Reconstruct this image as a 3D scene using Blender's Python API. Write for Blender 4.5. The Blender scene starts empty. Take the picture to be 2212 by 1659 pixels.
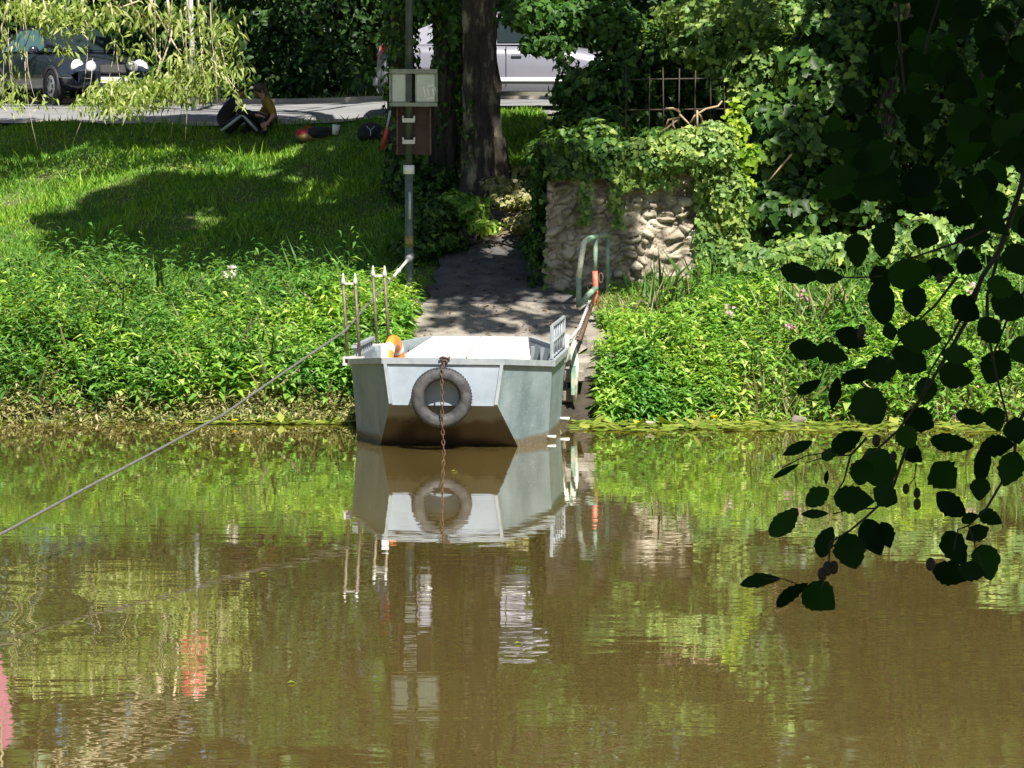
import bpy, math, random
import numpy as np
from mathutils import Vector, Matrix, noise

random.seed(7)
rng = np.random.default_rng(7)
scene = bpy.context.scene
COL = scene.collection
R = math.radians
PI = math.pi

# ------------------------------------------------------------------ camera
FPX = 3104.0                       # focal length in pixels of a 1024 px wide frame
HORIZON = 98.0
CAMZ = 3.6
PITCH = math.atan((384 - HORIZON) / FPX)
cam_data = bpy.data.cameras.new("camera")
cam = bpy.data.objects.new("camera", cam_data)
COL.objects.link(cam)
cam_data.sensor_width = 36.0
cam_data.lens = FPX / 1024 * 36.0
cam_data.clip_start = 0.1
cam_data.clip_end = 2000
cam.location = (0, 0, CAMZ)
cam.rotation_euler = (PI / 2 - PITCH, 0, 0)
scene.camera = cam

# ------------------------------------------------------------------ sky, sun, exposure
SUN_EL, SUN_AZ = R(52), R(20)       # azimuth: to the right of straight behind the camera
SUN = Vector((math.sin(SUN_AZ) * math.cos(SUN_EL), -math.cos(SUN_AZ) * math.cos(SUN_EL), math.sin(SUN_EL)))
world = bpy.data.worlds.new("World")
scene.world = world
world.use_nodes = True
wn = world.node_tree
bg = wn.nodes["Background"]
sky = wn.nodes.new("ShaderNodeTexSky")
sky.sky_type = 'NISHITA'
sky.sun_disc = False
sky.sun_elevation = SUN_EL
sky.sun_rotation = PI - SUN_AZ
wn.links.new(sky.outputs[0], bg.inputs[0])
bg.inputs[1].default_value = 0.05
sl = bpy.data.lights.new("sun", 'SUN')
sl.energy = 5.0
sl.angle = R(0.53)
sl.color = (1.0, 0.95, 0.85)
so = bpy.data.objects.new("sun", sl)
so.rotation_euler = SUN.to_track_quat('Z', 'Y').to_euler()
so.location = (0, 0, 40)
COL.objects.link(so)
vs = scene.view_settings
vs.view_transform = 'Standard'
vs.look = 'None'
vs.gamma = 1
vs.exposure = 0.95
scene.cycles.max_bounces = 8
scene.cycles.transparent_max_bounces = 8
scene.cycles.caustics_reflective = False
scene.cycles.caustics_refractive = False

# ------------------------------------------------------------------ pixel helpers (1024 x 768)
def ray(px, py):
    c, s = math.cos(PITCH), math.sin(PITCH)
    u, v = (px - 512) / FPX, (384 - py) / FPX
    return Vector((u, c + v * s, -s + v * c))
def P(px, py, Y):
    d = ray(px, py)
    return Vector((0, 0, CAMZ)) + d * (Y / d.y)
def PZ(px, py, z):
    d = ray(px, py)
    return Vector((0, 0, CAMZ)) + d * ((z - CAMZ) / d.z)
K = 1024 / 2212.0                  # notes were taken on a 2212 px wide view
def Q(x, y, Y): return P(x * K, y * K, Y)

# ------------------------------------------------------------------ terrain height
_pk = np.array([(-400, 2.0), (1, 2.0), (5, 1.2), (8, 0.1), (11, -.8), (20, -1.2), (33.4, -.7), (34.5, -.06), (35.2, .40), (36.2, .78), (37.9, 1.13),
                (40, 1.60), (42.5, 2.18), (44.5, 2.72), (46, 3.10), (47.2, 3.30), (53, 3.43), (60, 3.52), (75, 4.1), (200, 8), (900, 16)])
def sstep(a, b, x):
    t = np.clip((x - a) / (b - a), 0, 1)
    return t * t * (3 - 2 * t)
def H(x, y):
    x = np.asarray(x, float); y = np.asarray(y, float)
    shift = np.clip(-0.44 * (x - 0.3), -1.5, 5.5) * sstep(39, 48, y)
    yw = y - shift
    z = (np.interp(yw - .25, _pk[:, 0], _pk[:, 1]) + np.interp(yw, _pk[:, 0], _pk[:, 1]) + np.interp(yw + .25, _pk[:, 0], _pk[:, 1])) / 3
    wy = 38.3 + .2575 * (x - .42)
    m = sstep(.62, .9, x) * sstep(wy + .16, wy + .34, y) * (1 - sstep(2.5, 3.6, x)) * (1 - sstep(45, 47, y))
    z = z * (1 - m) + np.maximum(z, 2.55 + .08 * (y - 38.5)) * m
    bank = sstep(34.4, 36, y) * (1 - sstep(45, 47, yw)) * np.clip((np.abs(x + .1) - 1.0) / 1.0, 0, 1)
    z = z + bank * (.08 * np.sin(1.3 * x + .6 * y) + .05 * np.sin(2.9 * x - 1.7 * y))
    z = z + .10 * sstep(-4.5, -.5, x) * sstep(43.5, 46.5, yw) * (1 - sstep(60, 75, y)) + .17 * np.exp(-((yw - 45.7) / .7) ** 2) * sstep(-3, 0, x)
    return z
def Hf(x, y): return float(H(x, y))
def ground(px, py):
    d = ray(px, py); o = Vector((0, 0, CAMZ)); t = 33.0
    while t < 120:
        p = o + d * t
        if p.z <= Hf(p.x, p.y): return p
        t += .05
    return o + d * 60

# ------------------------------------------------------------------ materials
def new_mat(name):
    m = bpy.data.materials.new(name); m.use_nodes = True
    nt = m.node_tree
    return m, nt, nt.nodes["Principled BSDF"]
def ramp(nt, stops):
    r = nt.nodes.new("ShaderNodeValToRGB")
    e = r.color_ramp.elements
    while len(e) < len(stops): e.new(.5)
    for i, (p, c) in enumerate(stops):
        e[i].position = p; e[i].color = (*c, 1)
    return r
def mat(name, c1, c2=None, scale=4.0, rough=.6, metal=0.0, bump=0.0, bscale=None, spec=.5, detail=5, stretch=None, c3=None, coat=0.0, lo=.35, hi=.65):
    m, nt, b = new_mat(name)
    b.inputs["Roughness"].default_value = rough
    b.inputs["Metallic"].default_value = metal
    b.inputs["Specular IOR Level"].default_value = spec
    b.inputs["Coat Weight"].default_value = coat
    b.inputs["Base Color"].default_value = (*c1, 1)
    tc = nt.nodes.new("ShaderNodeTexCoord"); src = tc.outputs["Object"]
    if stretch:
        mp = nt.nodes.new("ShaderNodeMapping"); mp.inputs["Scale"].default_value = stretch
        nt.links.new(src, mp.inputs[0]); src = mp.outputs[0]
    if c2 is not None:
        n = nt.nodes.new("ShaderNodeTexNoise"); n.inputs["Scale"].default_value = scale; n.inputs["Detail"].default_value = detail
        n.inputs["Roughness"].default_value = .65
        nt.links.new(src, n.inputs["Vector"])
        st = [(lo, c1), (hi, c2)] if c3 is None else [(lo, c1), ((lo + hi) / 2, c2), (hi, c3)]
        r = ramp(nt, st); nt.links.new(n.outputs["Fac"], r.inputs[0]); nt.links.new(r.outputs[0], b.inputs["Base Color"])
    if bump:
        n2 = nt.nodes.new("ShaderNodeTexNoise"); n2.inputs["Scale"].default_value = bscale or scale * 3; n2.inputs["Detail"].default_value = 6
        nt.links.new(src, n2.inputs["Vector"])
        bp = nt.nodes.new("ShaderNodeBump"); bp.inputs["Strength"].default_value = bump; bp.inputs["Distance"].default_value = .02
        nt.links.new(n2.outputs["Fac"], bp.inputs["Height"]); nt.links.new(bp.outputs[0], b.inputs["Normal"])
    return m
def leafmat(name, stops, trans=.35, tcol=None, rough=.5, spec=.35, patch=0, pscale=.9):
    m, nt, b = new_mat(name)
    g = nt.nodes.new("ShaderNodeNewGeometry")
    r = ramp(nt, stops); nt.links.new(g.outputs["Random Per Island"], r.inputs[0])
    if patch:      # species and age vary from place to place over the bank
        tc = nt.nodes.new("ShaderNodeTexCoord"); pn = nt.nodes.new("ShaderNodeTexNoise"); pn.inputs["Scale"].default_value = pscale; pn.inputs["Detail"].default_value = 4
        nt.links.new(tc.outputs["Object"], pn.inputs[0])
        pr = ramp(nt, [(.34, (.50, .72, .85)), (.5, (1, 1, 1)), (.66, (1.35, 1.16, 1.0))]); nt.links.new(pn.outputs["Fac"], pr.inputs[0])
        pm = nt.nodes.new("ShaderNodeMix"); pm.data_type = 'RGBA'; pm.blend_type = 'MULTIPLY'; pm.inputs[0].default_value = patch
        nt.links.new(r.outputs[0], pm.inputs[6]); nt.links.new(pr.outputs[0], pm.inputs[7])
        class _o: outputs = [pm.outputs[2]]
        r = _o
    nt.links.new(r.outputs[0], b.inputs["Base Color"])
    b.inputs["Roughness"].default_value = rough
    b.inputs["Specular IOR Level"].default_value = spec
    if trans:
        t = nt.nodes.new("ShaderNodeBsdfTranslucent")
        mx = nt.nodes.new("ShaderNodeMix"); mx.data_type = 'RGBA'; mx.blend_type = 'MULTIPLY'; mx.inputs[0].default_value = 1
        nt.links.new(r.outputs[0], mx.inputs[6]); mx.inputs[7].default_value = (*(tcol or (1.5, 1.5, .6)), 1)
        nt.links.new(mx.outputs[2], t.inputs[0])
        ms = nt.nodes.new("ShaderNodeMixShader"); ms.inputs[0].default_value = trans
        nt.links.new(b.outputs[0], ms.inputs[1]); nt.links.new(t.outputs[0], ms.inputs[2])
        nt.links.new(ms.outputs[0], nt.nodes["Material Output"].inputs[0])
    return m

M = {}
M['weed'] = leafmat("weed_leaf", [(0, (.08, .23, .03)), (.35, (.20, .40, .05)), (.75, (.36, .54, .10)), (1, (.52, .64, .21))], .38, (1.3, 1.35, .6), patch=1)
M['weed_dark'] = leafmat("weed_leaf_dark", [(0, (.05, .15, .03)), (.6, (.11, .25, .05)), (1, (.20, .33, .08))], .35)
M['dry'] = leafmat("dry_leaf", [(0, (.20, .24, .06)), (.4, (.32, .34, .10)), (.75, (.42, .40, .19)), (1, (.55, .47, .32))], .3, (1.1, 1.05, .8))
M['grass'] = leafmat("grass_blade", [(0, (.07, .21, .018)), (.5, (.19, .40, .035)), (1, (.38, .55, .07))], .38, (1.3, 1.3, .5), patch=.7)
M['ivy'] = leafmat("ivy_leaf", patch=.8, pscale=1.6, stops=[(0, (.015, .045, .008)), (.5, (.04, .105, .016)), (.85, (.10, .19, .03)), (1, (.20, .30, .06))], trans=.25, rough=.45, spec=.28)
M['ivy_sun_tone'] = leafmat("ivy_leaf_sun_toned", patch=.8, pscale=1.6, stops=[(0, (.06, .13, .025)), (.5, (.15, .26, .06)), (.85, (.27, .39, .10)), (1, (.40, .50, .15))], trans=.28, rough=.45, spec=.3)  # brighter copy of the ivy leaf, sunlight put into its colour
M['vine'] = leafmat("vine_leaf", [(0, (.12, .26, .02)), (.6, (.28, .42, .03)), (1, (.45, .50, .05))], .4)
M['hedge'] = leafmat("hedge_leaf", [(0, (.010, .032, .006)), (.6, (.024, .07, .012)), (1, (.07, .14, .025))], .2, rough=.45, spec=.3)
M['crown'] = leafmat("tree_leaf", [(0, (.02, .07, .01)), (.5, (.045, .13, .015)), (1, (.10, .21, .03))], .35)
M['willow'] = leafmat("willow_leaf", [(0, (.12, .20, .03)), (.4, (.27, .37, .07)), (.8, (.43, .50, .15)), (1, (.62, .66, .36))], .4, (1.4, 1.3, .6))
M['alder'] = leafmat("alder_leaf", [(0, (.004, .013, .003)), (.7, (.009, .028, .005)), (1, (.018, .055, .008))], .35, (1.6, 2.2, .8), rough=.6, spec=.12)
M['lily'] = leafmat("lily_leaf", [(0, (.10, .17, .02)), (.5, (.21, .28, .04)), (1, (.36, .38, .08))], .2)
M['litter'] = leafmat("dead_leaf", [(0, (.10, .06, .03)), (.5, (.22, .14, .07)), (1, (.36, .26, .14))], .1)
M['wood'] = mat("woodland_leaf_dark", (.02, .05, .01), (.05, .11, .02), 2)
M['soil'] = mat("bank_soil", (.04, .08, .014), (.08, .13, .025), 1.5, .95, bump=.6, bscale=12, c3=(.10, .085, .05))
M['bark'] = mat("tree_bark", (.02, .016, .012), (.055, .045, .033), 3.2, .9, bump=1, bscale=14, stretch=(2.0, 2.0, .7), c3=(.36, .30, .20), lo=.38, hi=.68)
M['bark_dark'] = mat("dark_bark", (.025, .02, .014), (.07, .055, .04), 6, .9, bump=.8, stretch=(2, 2, .5))
M['twig'] = mat("willow_twig", (.46, .38, .25), (.62, .54, .38), 9, .7)
M['dry_twig'] = mat("dry_twig", (.30, .20, .12), (.45, .34, .22), 9, .8)
M['alder_twig'] = mat("alder_twig", (.02, .016, .012), (.04, .03, .02), 20, .7)
M['cone'] = mat("alder_cone", (.03, .02, .012), (.05, .035, .02), 60, .8)
M['stone'] = None
M['asphalt'] = mat("road_asphalt", (.19, .19, .20), (.26, .26, .265), 2.5, .9, bump=.2, bscale=120)
M['kerb'] = mat("kerb_stone", (.33, .28, .24), (.42, .37, .31), 6, .9, bump=.3)
M['dirt'] = mat("path_dirt", (.10, .075, .05), (.20, .155, .11), 6, .95, bump=.7, bscale=30)
M['rust'] = mat("rusty_steel", (.085, .045, .035), (.18, .11, .08), 25, .75, .2, bump=.3)
M['rod'] = mat("weathered_steel_rod", (.10, .085, .06), (.24, .19, .14), 18, .6, .3, bump=.2)
M['galv'] = mat("pale_steel", (.50, .50, .47), (.66, .65, .62), 14, .5, .2)
M['tyre'] = mat("worn_rubber", (.026, .026, .028), (.055, .055, .059), 9, .7, bump=.25, bscale=40, c3=(.085, .084, .082))
M['cable'] = mat("steel_cable", (.16, .16, .14), (.26, .26, .235), 30, .55, .4)
M['orange'] = mat("lifebuoy_orange", (.85, .22, .03), (.95, .33, .05), 5, .5)
M['white'] = mat("white_paint", (.78, .78, .76), (.86, .86, .84), 6, .5)
M['red_rail'] = mat("faded_red_paint", (.55, .10, .055), (.68, .19, .12), 10, .55, c3=(.60, .30, .22))
M['green_rail'] = mat("faded_green_paint", (.12, .22, .16), (.24, .36, .27), 10, .55, c3=(.40, .41, .31))
M['cream_rail'] = mat("chalky_cream_paint", (.62, .58, .46), (.75, .72, .62), 12, .55, c3=(.40, .42, .30))
M['concrete'] = mat("rough_concrete", (.20, .175, .145), (.31, .28, .24), 7, .95, bump=.6, bscale=35)
M['concrete_wet'] = mat("wet_concrete", (.15, .13, .10), (.27, .24, .20), 7, .8, bump=.6, bscale=35)
M['pole_dark'] = mat("dark_green_pole", (.03, .045, .035), (.07, .09, .07), 10, .5)
M['pole_grey'] = mat("grey_green_pole", (.06, .09, .08), (.13, .16, .14), 12, .55)
M['pole_white'] = mat("white_paint_and_highlight", (.35, .38, .36), (.60, .62, .60), 16, .6)
M['pole_yellow'] = mat("faded_yellow_paint", (.16, .11, .03), (.38, .30, .09), 16, .6)
M['sign_frame'] = mat("grey_sign_frame", (.20, .23, .19), (.30, .33, .28), 12, .6)
M['sign_panel'] = mat("milky_sign_panel", (.50, .55, .48), (.62, .66, .60), 5, .45)
M['sign_board'] = mat("brown_sign_board", (.035, .017, .013), (.06, .03, .022), 7, .7)
M['ramp_shade_tone'] = mat("shade_darkened_ramp", (.055, .055, .058), (.10, .098, .095), 5, .9, bump=.5, bscale=60, c3=(.14, .125, .11))  # darker ramp tone, the shade on the upper part put into its colour
M['void_shade'] = mat("dark_void_shade", (.022, .016, .010), (.05, .04, .026), 6, .7, bump=.5)  # dark colour standing in for the shaded void below the landing stage
M['hull'] = None
M['glass'] = mat("car_glass", (.02, .03, .035), rough=.05, spec=.8)
M['glass_pale'] = mat("car_glass_lit", (.10, .20, .22), rough=.05, spec=.8)  # lit copy of the car glass, brightness put into the pane colour
M['car_dark'] = mat("dark_blue_paint", (.022, .028, .045), rough=.22, spec=.6, coat=.5)
M['car_silver'] = mat("silver_paint", (.215, .215, .265), rough=.35, metal=.15, coat=.6)
M['car_trim'] = mat("car_dark_trim", (.03, .03, .032), rough=.6)
M['chrome'] = mat("chrome", (.75, .76, .78), rough=.12, metal=1)
M['lamp_glass'] = mat("headlamp_glass", (.55, .57, .60), (.85, .86, .88), 14, rough=.12, spec=.9)
M['tail'] = mat("tail_light_red", (.75, .05, .03), rough=.2)
M['plate'] = mat("pale_plate", (.7, .7, .68), rough=.5)
M['rim'] = mat("alloy_rim", (.45, .45, .46), rough=.3, metal=.6)
M['black_rubber'] = mat("black_rubber", (.015, .015, .016), rough=.8)
M['skin'] = mat("skin", (.42, .23, .16), (.48, .27, .19), 9, .55)
M['hair'] = mat("brown_hair", (.05, .03, .02), (.09, .055, .03), 30, .6)
M['hair_dark'] = mat("dark_hair", (.015, .012, .010), (.03, .02, .015), 30, .6)
M['jacket'] = mat("navy_jacket", (.008, .009, .018), (.016, .018, .03), 14, .85)
M['trousers'] = mat("dark_trousers", (.012, .013, .018), (.022, .023, .03), 14, .85)
M['stripe'] = mat("pale_stripe", (.40, .45, .52), (.48, .52, .58), 14, .8)
M['yellow'] = mat("mustard_shirt", (.26, .16, .015), (.33, .21, .03), 10, .85)
M['redbag'] = mat("red_cloth", (.40, .03, .035), (.50, .05, .05), 12, .8)
M['tanbag'] = mat("tan_cloth", (.26, .15, .09), (.34, .21, .13), 12, .85)
M['black_cloth'] = mat("black_cloth", (.012, .012, .016), (.025, .025, .03), 12, .85)
M['redpole'] = mat("red_pole", (.55, .03, .05), (.62, .06, .08), 12, .5)
M['pink'] = leafmat("pink_petal", [(0, (.62, .28, .38)), (1, (.80, .52, .60))], .35, (1, 1, 1))
M['petal_yellow'] = leafmat("yellow_petal", [(0, (.85, .55, .01)), (1, (.9, .68, .03))], .3, (1, 1, 1))
M['petal_white'] = leafmat("white_petal", [(0, (.7, .62, .5)), (1, (.8, .75, .66))], .3, (1, 1, 1))
M['magenta'] = mat("magenta_cloth", (.42, .09, .18), (.55, .22, .32), 1.2, .8)
M['redcloth'] = mat("red_sign_paint", (.42, .06, .045), (.50, .10, .08), 4, .6)
M['iron'] = mat("rusty_iron", (.03, .024, .018), (.07, .055, .04), 20, .8)

# ------------------------------------------------------------------ mesh helpers
def mesh_np(name, V, F, smooth=False):
    V = np.asarray(V, np.float32); F = np.asarray(F, np.int32)
    me = bpy.data.meshes.new(name)
    n, k = F.shape
    me.vertices.add(len(V)); me.vertices.foreach_set("co", V.ravel())
    me.loops.add(n * k); me.loops.foreach_set("vertex_index", F.ravel())
    me.polygons.add(n); me.polygons.foreach_set("loop_start", np.arange(0, n * k, k, dtype=np.int32))
    if smooth: me.polygons.foreach_set("use_smooth", np.ones(n, bool))
    me.update(calc_edges=True); me.validate()
    return me
def tag(o, label=None, cat=None, group=None, kind=None):
    if label: o["label"] = label
    if cat: o["category"] = cat
    if group: o["group"] = group
    if kind: o["kind"] = kind
    return o
def wloc(o):
    v = Vector((0, 0, 0))
    while o is not None:
        v += o.location; o = o.parent
    return v
def link(name, me, m, parent=None):
    for mm in (m if isinstance(m, (list, tuple)) else [m]): me.materials.append(mm)
    o = bpy.data.objects.new(name, me); COL.objects.link(o)
    if parent is not None: o.parent = parent
    return o
def link_world(name, V, F, m, parent=None, smooth=False):
    V = np.asarray(V, float)
    if parent is not None: V = V - np.array(wloc(parent))
    return link(name, mesh_np(name, V, F, smooth), m, parent)
def thing(name, label, cat, loc=(0, 0, 0), rotz=0, group=None):
    o = bpy.data.objects.new(name, None); COL.objects.link(o)
    o.empty_display_size = .2
    o.location = loc; o.rotation_euler = (0, 0, rotz)
    return tag(o, label, cat, group)
class MB:
    """collects shapes into one mesh"""
    def __init__(s): s.v = []; s.f = []; s.m = []; s.mi = 0; s.sm = []
    def add(s, vs, fs, smooth=False):
        b = len(s.v); s.v += [tuple(v) for v in vs]
        for f in fs: s.f.append(tuple(i + b for i in f)); s.m.append(s.mi); s.sm.append(smooth)
    def box(s, c, d, rot=None, bevel=0):
        c = Vector(c); x, y, z = d[0] / 2, d[1] / 2, d[2] / 2
        b = min(bevel, x * .9, y * .9, z * .9)
        if b <= 0:
            vs = [Vector((i * x, j * y, k * z)) for i in (-1, 1) for j in (-1, 1) for k in (-1, 1)]
            fs = [(0, 1, 3, 2), (4, 6, 7, 5), (0, 4, 5, 1), (2, 3, 7, 6), (0, 2, 6, 4), (1, 5, 7, 3)]
        else:
            vs = []; idx = {}
            for i in (-1, 1):
                for j in (-1, 1):
                    for k in (-1, 1):
                        for a in range(3):
                            p = [i * (x - b), j * (y - b), k * (z - b)]; p[a] = (i * x, j * y, k * z)[a]
                            idx[(i, j, k, a)] = len(vs); vs.append(Vector(p))
            fs = []
            for a in range(3):
                o1, o2 = [q for q in range(3) if q != a]
                for sg in (-1, 1):
                    q = []
                    for (u, w) in ((-1, -1), (1, -1), (1, 1), (-1, 1)):
                        k3 = [0, 0, 0]; k3[a] = sg; k3[o1] = u; k3[o2] = w; q.append(idx[(*k3, a)])
                    fs.append(tuple(q))
            for a in range(3):          # edges parallel to axis a
                o1, o2 = [q for q in range(3) if q != a]
                for u in (-1, 1):
                    for w in (-1, 1):
                        q = []
                        for sg, ax in ((-1, o1), (1, o1), (1, o2), (-1, o2)):
                            k3 = [0, 0, 0]; k3[a] = sg; k3[o1] = u; k3[o2] = w; q.append(idx[(*k3, ax)])
                        fs.append(tuple(q))
            for i in (-1, 1):
                for j in (-1, 1):
                    for k in (-1, 1): fs.append(tuple(idx[(i, j, k, a)] for a in range(3)))
        if rot is not None:
            mt = rot if isinstance(rot, Matrix) else Matrix.Rotation(rot, 3, 'Z')
            vs = [mt @ v for v in vs]
        s.add([v + c for v in vs], fs)
        return s
    def tube(s, pts, r, n=8, caps=True, smooth=True, closed=False):
        pts = [Vector(p) for p in pts]; k = len(pts)
        rs = r if isinstance(r, (list, tuple)) else [r] * k
        vs = []; up = None
        for i, p in enumerate(pts):
            if closed: t = pts[(i + 1) % k] - pts[i - 1]
            else: t = pts[min(i + 1, k - 1)] - pts[max(i - 1, 0)]
            t = t.normalized() if t.length > 1e-9 else Vector((0, 0, 1))
            if up is None:
                up = t.orthogonal().normalized()
            else:
                up = up - t * up.dot(t)
                up = up.normalized() if up.length > 1e-6 else t.orthogonal().normalized()
            w = t.cross(up)
            for j in range(n):
                a = 2 * PI * j / n
                vs.append(p + (up * math.cos(a) + w * math.sin(a)) * rs[i])
        fs = []
        for i in range(k if closed else k - 1):
            i2 = (i + 1) % k
            for j in range(n):
                fs.append((i * n + j, i * n + (j + 1) % n, i2 * n + (j + 1) % n, i2 * n + j))
        if caps and not closed:
            fs.append(tuple(reversed(range(n)))); fs.append(tuple(range((k - 1) * n, k * n)))
        s.add(vs, fs, smooth)
        return s
    def lathe(s, prof, c, axis=(0, 0, 1), n=24, closed=False, smooth=True):
        ax = Vector(axis).normalized(); q = Vector((0, 0, 1)).rotation_difference(ax).to_matrix(); c = Vector(c)
        vs = []; k = len(prof)
        for j in range(n):
            a = 2 * PI * j / n
            for (r, h) in prof: vs.append(c + q @ Vector((r * math.cos(a), r * math.sin(a), h)))
        fs = []
        for j in range(n):
            j2 = (j + 1) % n
            for i in range(k if closed else k - 1):
                i2 = (i + 1) % k
                fs.append((j * k + i, j2 * k + i, j2 * k + i2, j * k + i2))
        s.add(vs, fs, smooth)
        return s
    def ball(s, c, r, n=10, sc=(1, 1, 1), rot=None):
        c = Vector(c); vs = []; fs = []; m_ = n // 2 + 1
        for i in range(m_ + 1):
            th = PI * i / m_
            for j in range(n):
                a = 2 * PI * j / n
                p = Vector((r * sc[0] * math.sin(th) * math.cos(a), r * sc[1] * math.sin(th) * math.sin(a), r * sc[2] * math.cos(th)))
                if rot is not None: p = rot @ p
                vs.append(c + p)
        for i in range(m_):
            for j in range(n):
                fs.append((i * n + j, (i + 1) * n + j, (i + 1) * n + (j + 1) % n, i * n + (j + 1) % n))
        s.add(vs, fs, True)
        return s
    def poly(s, pts, smooth=False):
        s.add(pts, [tuple(range(len(pts)))], smooth); return s
    def plate(s, pts, t=.012):
        """a flat polygon given thickness along its normal (both ways)"""
        pts = [Vector(p) for p in pts]; n = len(pts)
        nr = Vector((0, 0, 0))
        for i in range(n): nr += (pts[i] - pts[0]).cross(pts[(i + 1) % n] - pts[0])
        nr = nr.normalized() * t / 2
        vs = [p + nr for p in pts] + [p - nr for p in pts]
        fs = [tuple(range(n)), tuple(reversed(range(n, 2 * n)))]
        for i in range(n): fs.append((i, i + n, (i + 1) % n + n, (i + 1) % n))
        s.add(vs, fs); return s
    def build(s, name, m, parent=None, world=True):
        me = bpy.data.meshes.new(name)
        off = wloc(parent) if (parent is not None and world) else Vector((0, 0, 0))
        me.from_pydata([(Vector(v) - off)[:] for v in s.v], [], s.f)
        me.polygons.foreach_set("material_index", s.m); me.polygons.foreach_set("use_smooth", s.sm)
        me.update(); me.validate()
        return link(name, me, m, parent)

# leaves: every leaf is a small folded, curled blade of four triangles
def leaf_arrays(pos, axis, nrm, L, W, fold=.22, curl=.18, wpos=.42):
    n = len(pos)
    axis = axis / (np.linalg.norm(axis, axis=1, keepdims=True) + 1e-9)
    side = np.cross(axis, nrm); side /= (np.linalg.norm(side, axis=1, keepdims=True) + 1e-9)
    nr = np.cross(side, axis)
    L = np.broadcast_to(np.asarray(L, float), (n,))[:, None]; W = np.broadcast_to(np.asarray(W, float), (n,))[:, None]
    V = np.stack([pos, pos + axis * L * wpos + side * W / 2 + nr * W * fold, pos + axis * L * .5,
                  pos + axis * L * wpos - side * W / 2 + nr * W * fold, pos + axis * L - nr * L * curl], 1).reshape(-1, 3)
    base = (np.arange(n) * 5)[:, None]
    F = np.concatenate([base + np.array([0, 3, 2]), base + np.array([0, 2, 1]), base + np.array([1, 2, 4]), base + np.array([2, 3, 4])], 1).reshape(-1, 3)
    return V, F
LOBE = ((.06, 0), (-.04, .26), (.20, .56), (.42, .30), (.62, .36), (1.0, 0), (.62, -.36), (.42, -.30), (.20, -.56), (-.04, -.26))
def lobed_arrays(pos, axis, nrm, L, W, curl=.15):
    n = len(pos); axis = axis / (np.linalg.norm(axis, axis=1, keepdims=True) + 1e-9)
    side = np.cross(axis, nrm); side /= (np.linalg.norm(side, axis=1, keepdims=True) + 1e-9); nr = np.cross(side, axis)
    L = np.broadcast_to(np.asarray(L, float), (n,))[:, None]; W = np.broadcast_to(np.asarray(W, float), (n,))[:, None]
    vs = [pos + axis * L * .38 - nr * W * .06]
    for a, s in LOBE: vs.append(pos + axis * L * a + side * W * s + nr * (W * .22 * abs(s) - L * curl * max(0, a - .4)) + rng.normal(size=(n, 3)) * L * .02)
    k = len(LOBE); V = np.stack(vs, 1).reshape(-1, 3); base = (np.arange(n) * (k + 1))[:, None]
    return V, np.concatenate([base + np.array([0, 1 + i, 1 + (i + 1) % k]) for i in range(k)], 1).reshape(-1, 3)
def rand_unit(n):
    v = rng.normal(size=(n, 3)); return v / np.linalg.norm(v, axis=1, keepdims=True)
class Leaves:
    def __init__(s): s.V = []; s.F = []; s.n = 0
    def put(s, VF):
        V, F = VF; s.V.append(V); s.F.append(F + s.n); s.n += len(V)
    def clump(s, c, rad, n, size, up=.5, spread=.7, wid=.75, shell=.55, toward=None, droop=.2, floor=None):
        c = np.array(c, float); rad = np.array(rad, float)
        d = rand_unit(n)
        r = rng.random(n) ** (1 / 3); r = shell + (1 - shell) * r if shell > 0 else r
        r = np.where(rng.random(n) < .25, rng.random(n) ** .5, r)
        lump = 1 + .22 * np.sin(d[:, 0] * 5 + c[0] * 3) * np.cos(d[:, 2] * 6 + c[1]) + .16 * np.sin(d[:, 1] * 9 + d[:, 0] * 7)
        p = c + d * rad * (r * lump)[:, None]
        if floor is not None: p = p[p[:, 2] > floor]; d = d[:len(p)]
        n = len(p)
        nr = d + np.array([0, 0, up]) + rand_unit(n) * spread
        if toward is not None: nr = nr + np.array(toward)
        nr /= np.linalg.norm(nr, axis=1, keepdims=True)
        ax = np.cross(nr, rand_unit(n)); ax[:, 2] -= droop
        L = size * rng.uniform(.6, 1.35, n)
        s.put((lobed_arrays if wid > .7 else leaf_arrays)(p, ax, nr, L, L * wid * rng.uniform(.85, 1.2, n)))
    def build(s, name, m, parent=None):
        return link_world(name, np.concatenate(s.V), np.concatenate(s.F), m, parent)
def limb(mb, a, b, r0, r1, wob=.15, n=7, seg=8):
    a, b = Vector(a), Vector(b); pts = []; rs = []
    for i in range(n + 1):
        t = i / n; p = a.lerp(b, t)
        if 0 < i < n: p += Vector((random.uniform(-1, 1), random.uniform(-1, 1), random.uniform(-.5, .5))) * wob * (b - a).length * .12
        pts.append(p); rs.append(r0 + (r1 - r0) * t)
    mb.tube(pts, rs, seg)
    return pts
# ================================================================== SETTING
def grid_mesh(xs, ys, zf):
    X, Y = np.meshgrid(xs, ys, indexing='xy'); Z = zf(X, Y)
    V = np.stack([X, Y, Z], -1).reshape(-1, 3)
    nx, ny = len(xs), len(ys)
    i, j = np.meshgrid(np.arange(nx - 1), np.arange(ny - 1), indexing='xy')
    a = (j * nx + i).ravel()
    return V, np.stack([a, a + 1, a + nx + 1, a + nx], 1)
xs = np.concatenate([np.linspace(-300, -40, 12), np.linspace(-36, -11, 20), np.linspace(-10, 8, 110), np.linspace(9, 36, 20), np.linspace(40, 300, 12)])
ys = np.concatenate([np.linspace(-120, -6, 12), np.linspace(-4, 30, 40), np.linspace(31, 33.5, 8), np.linspace(33.7, 50, 120), np.linspace(50.5, 80, 60), np.linspace(85, 900, 30)])
V, F = grid_mesh(xs, ys, H)
tag(link_world("ground", V, F, M['soil'], smooth=True), kind="structure", label="sloping grassy river bank")

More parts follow.
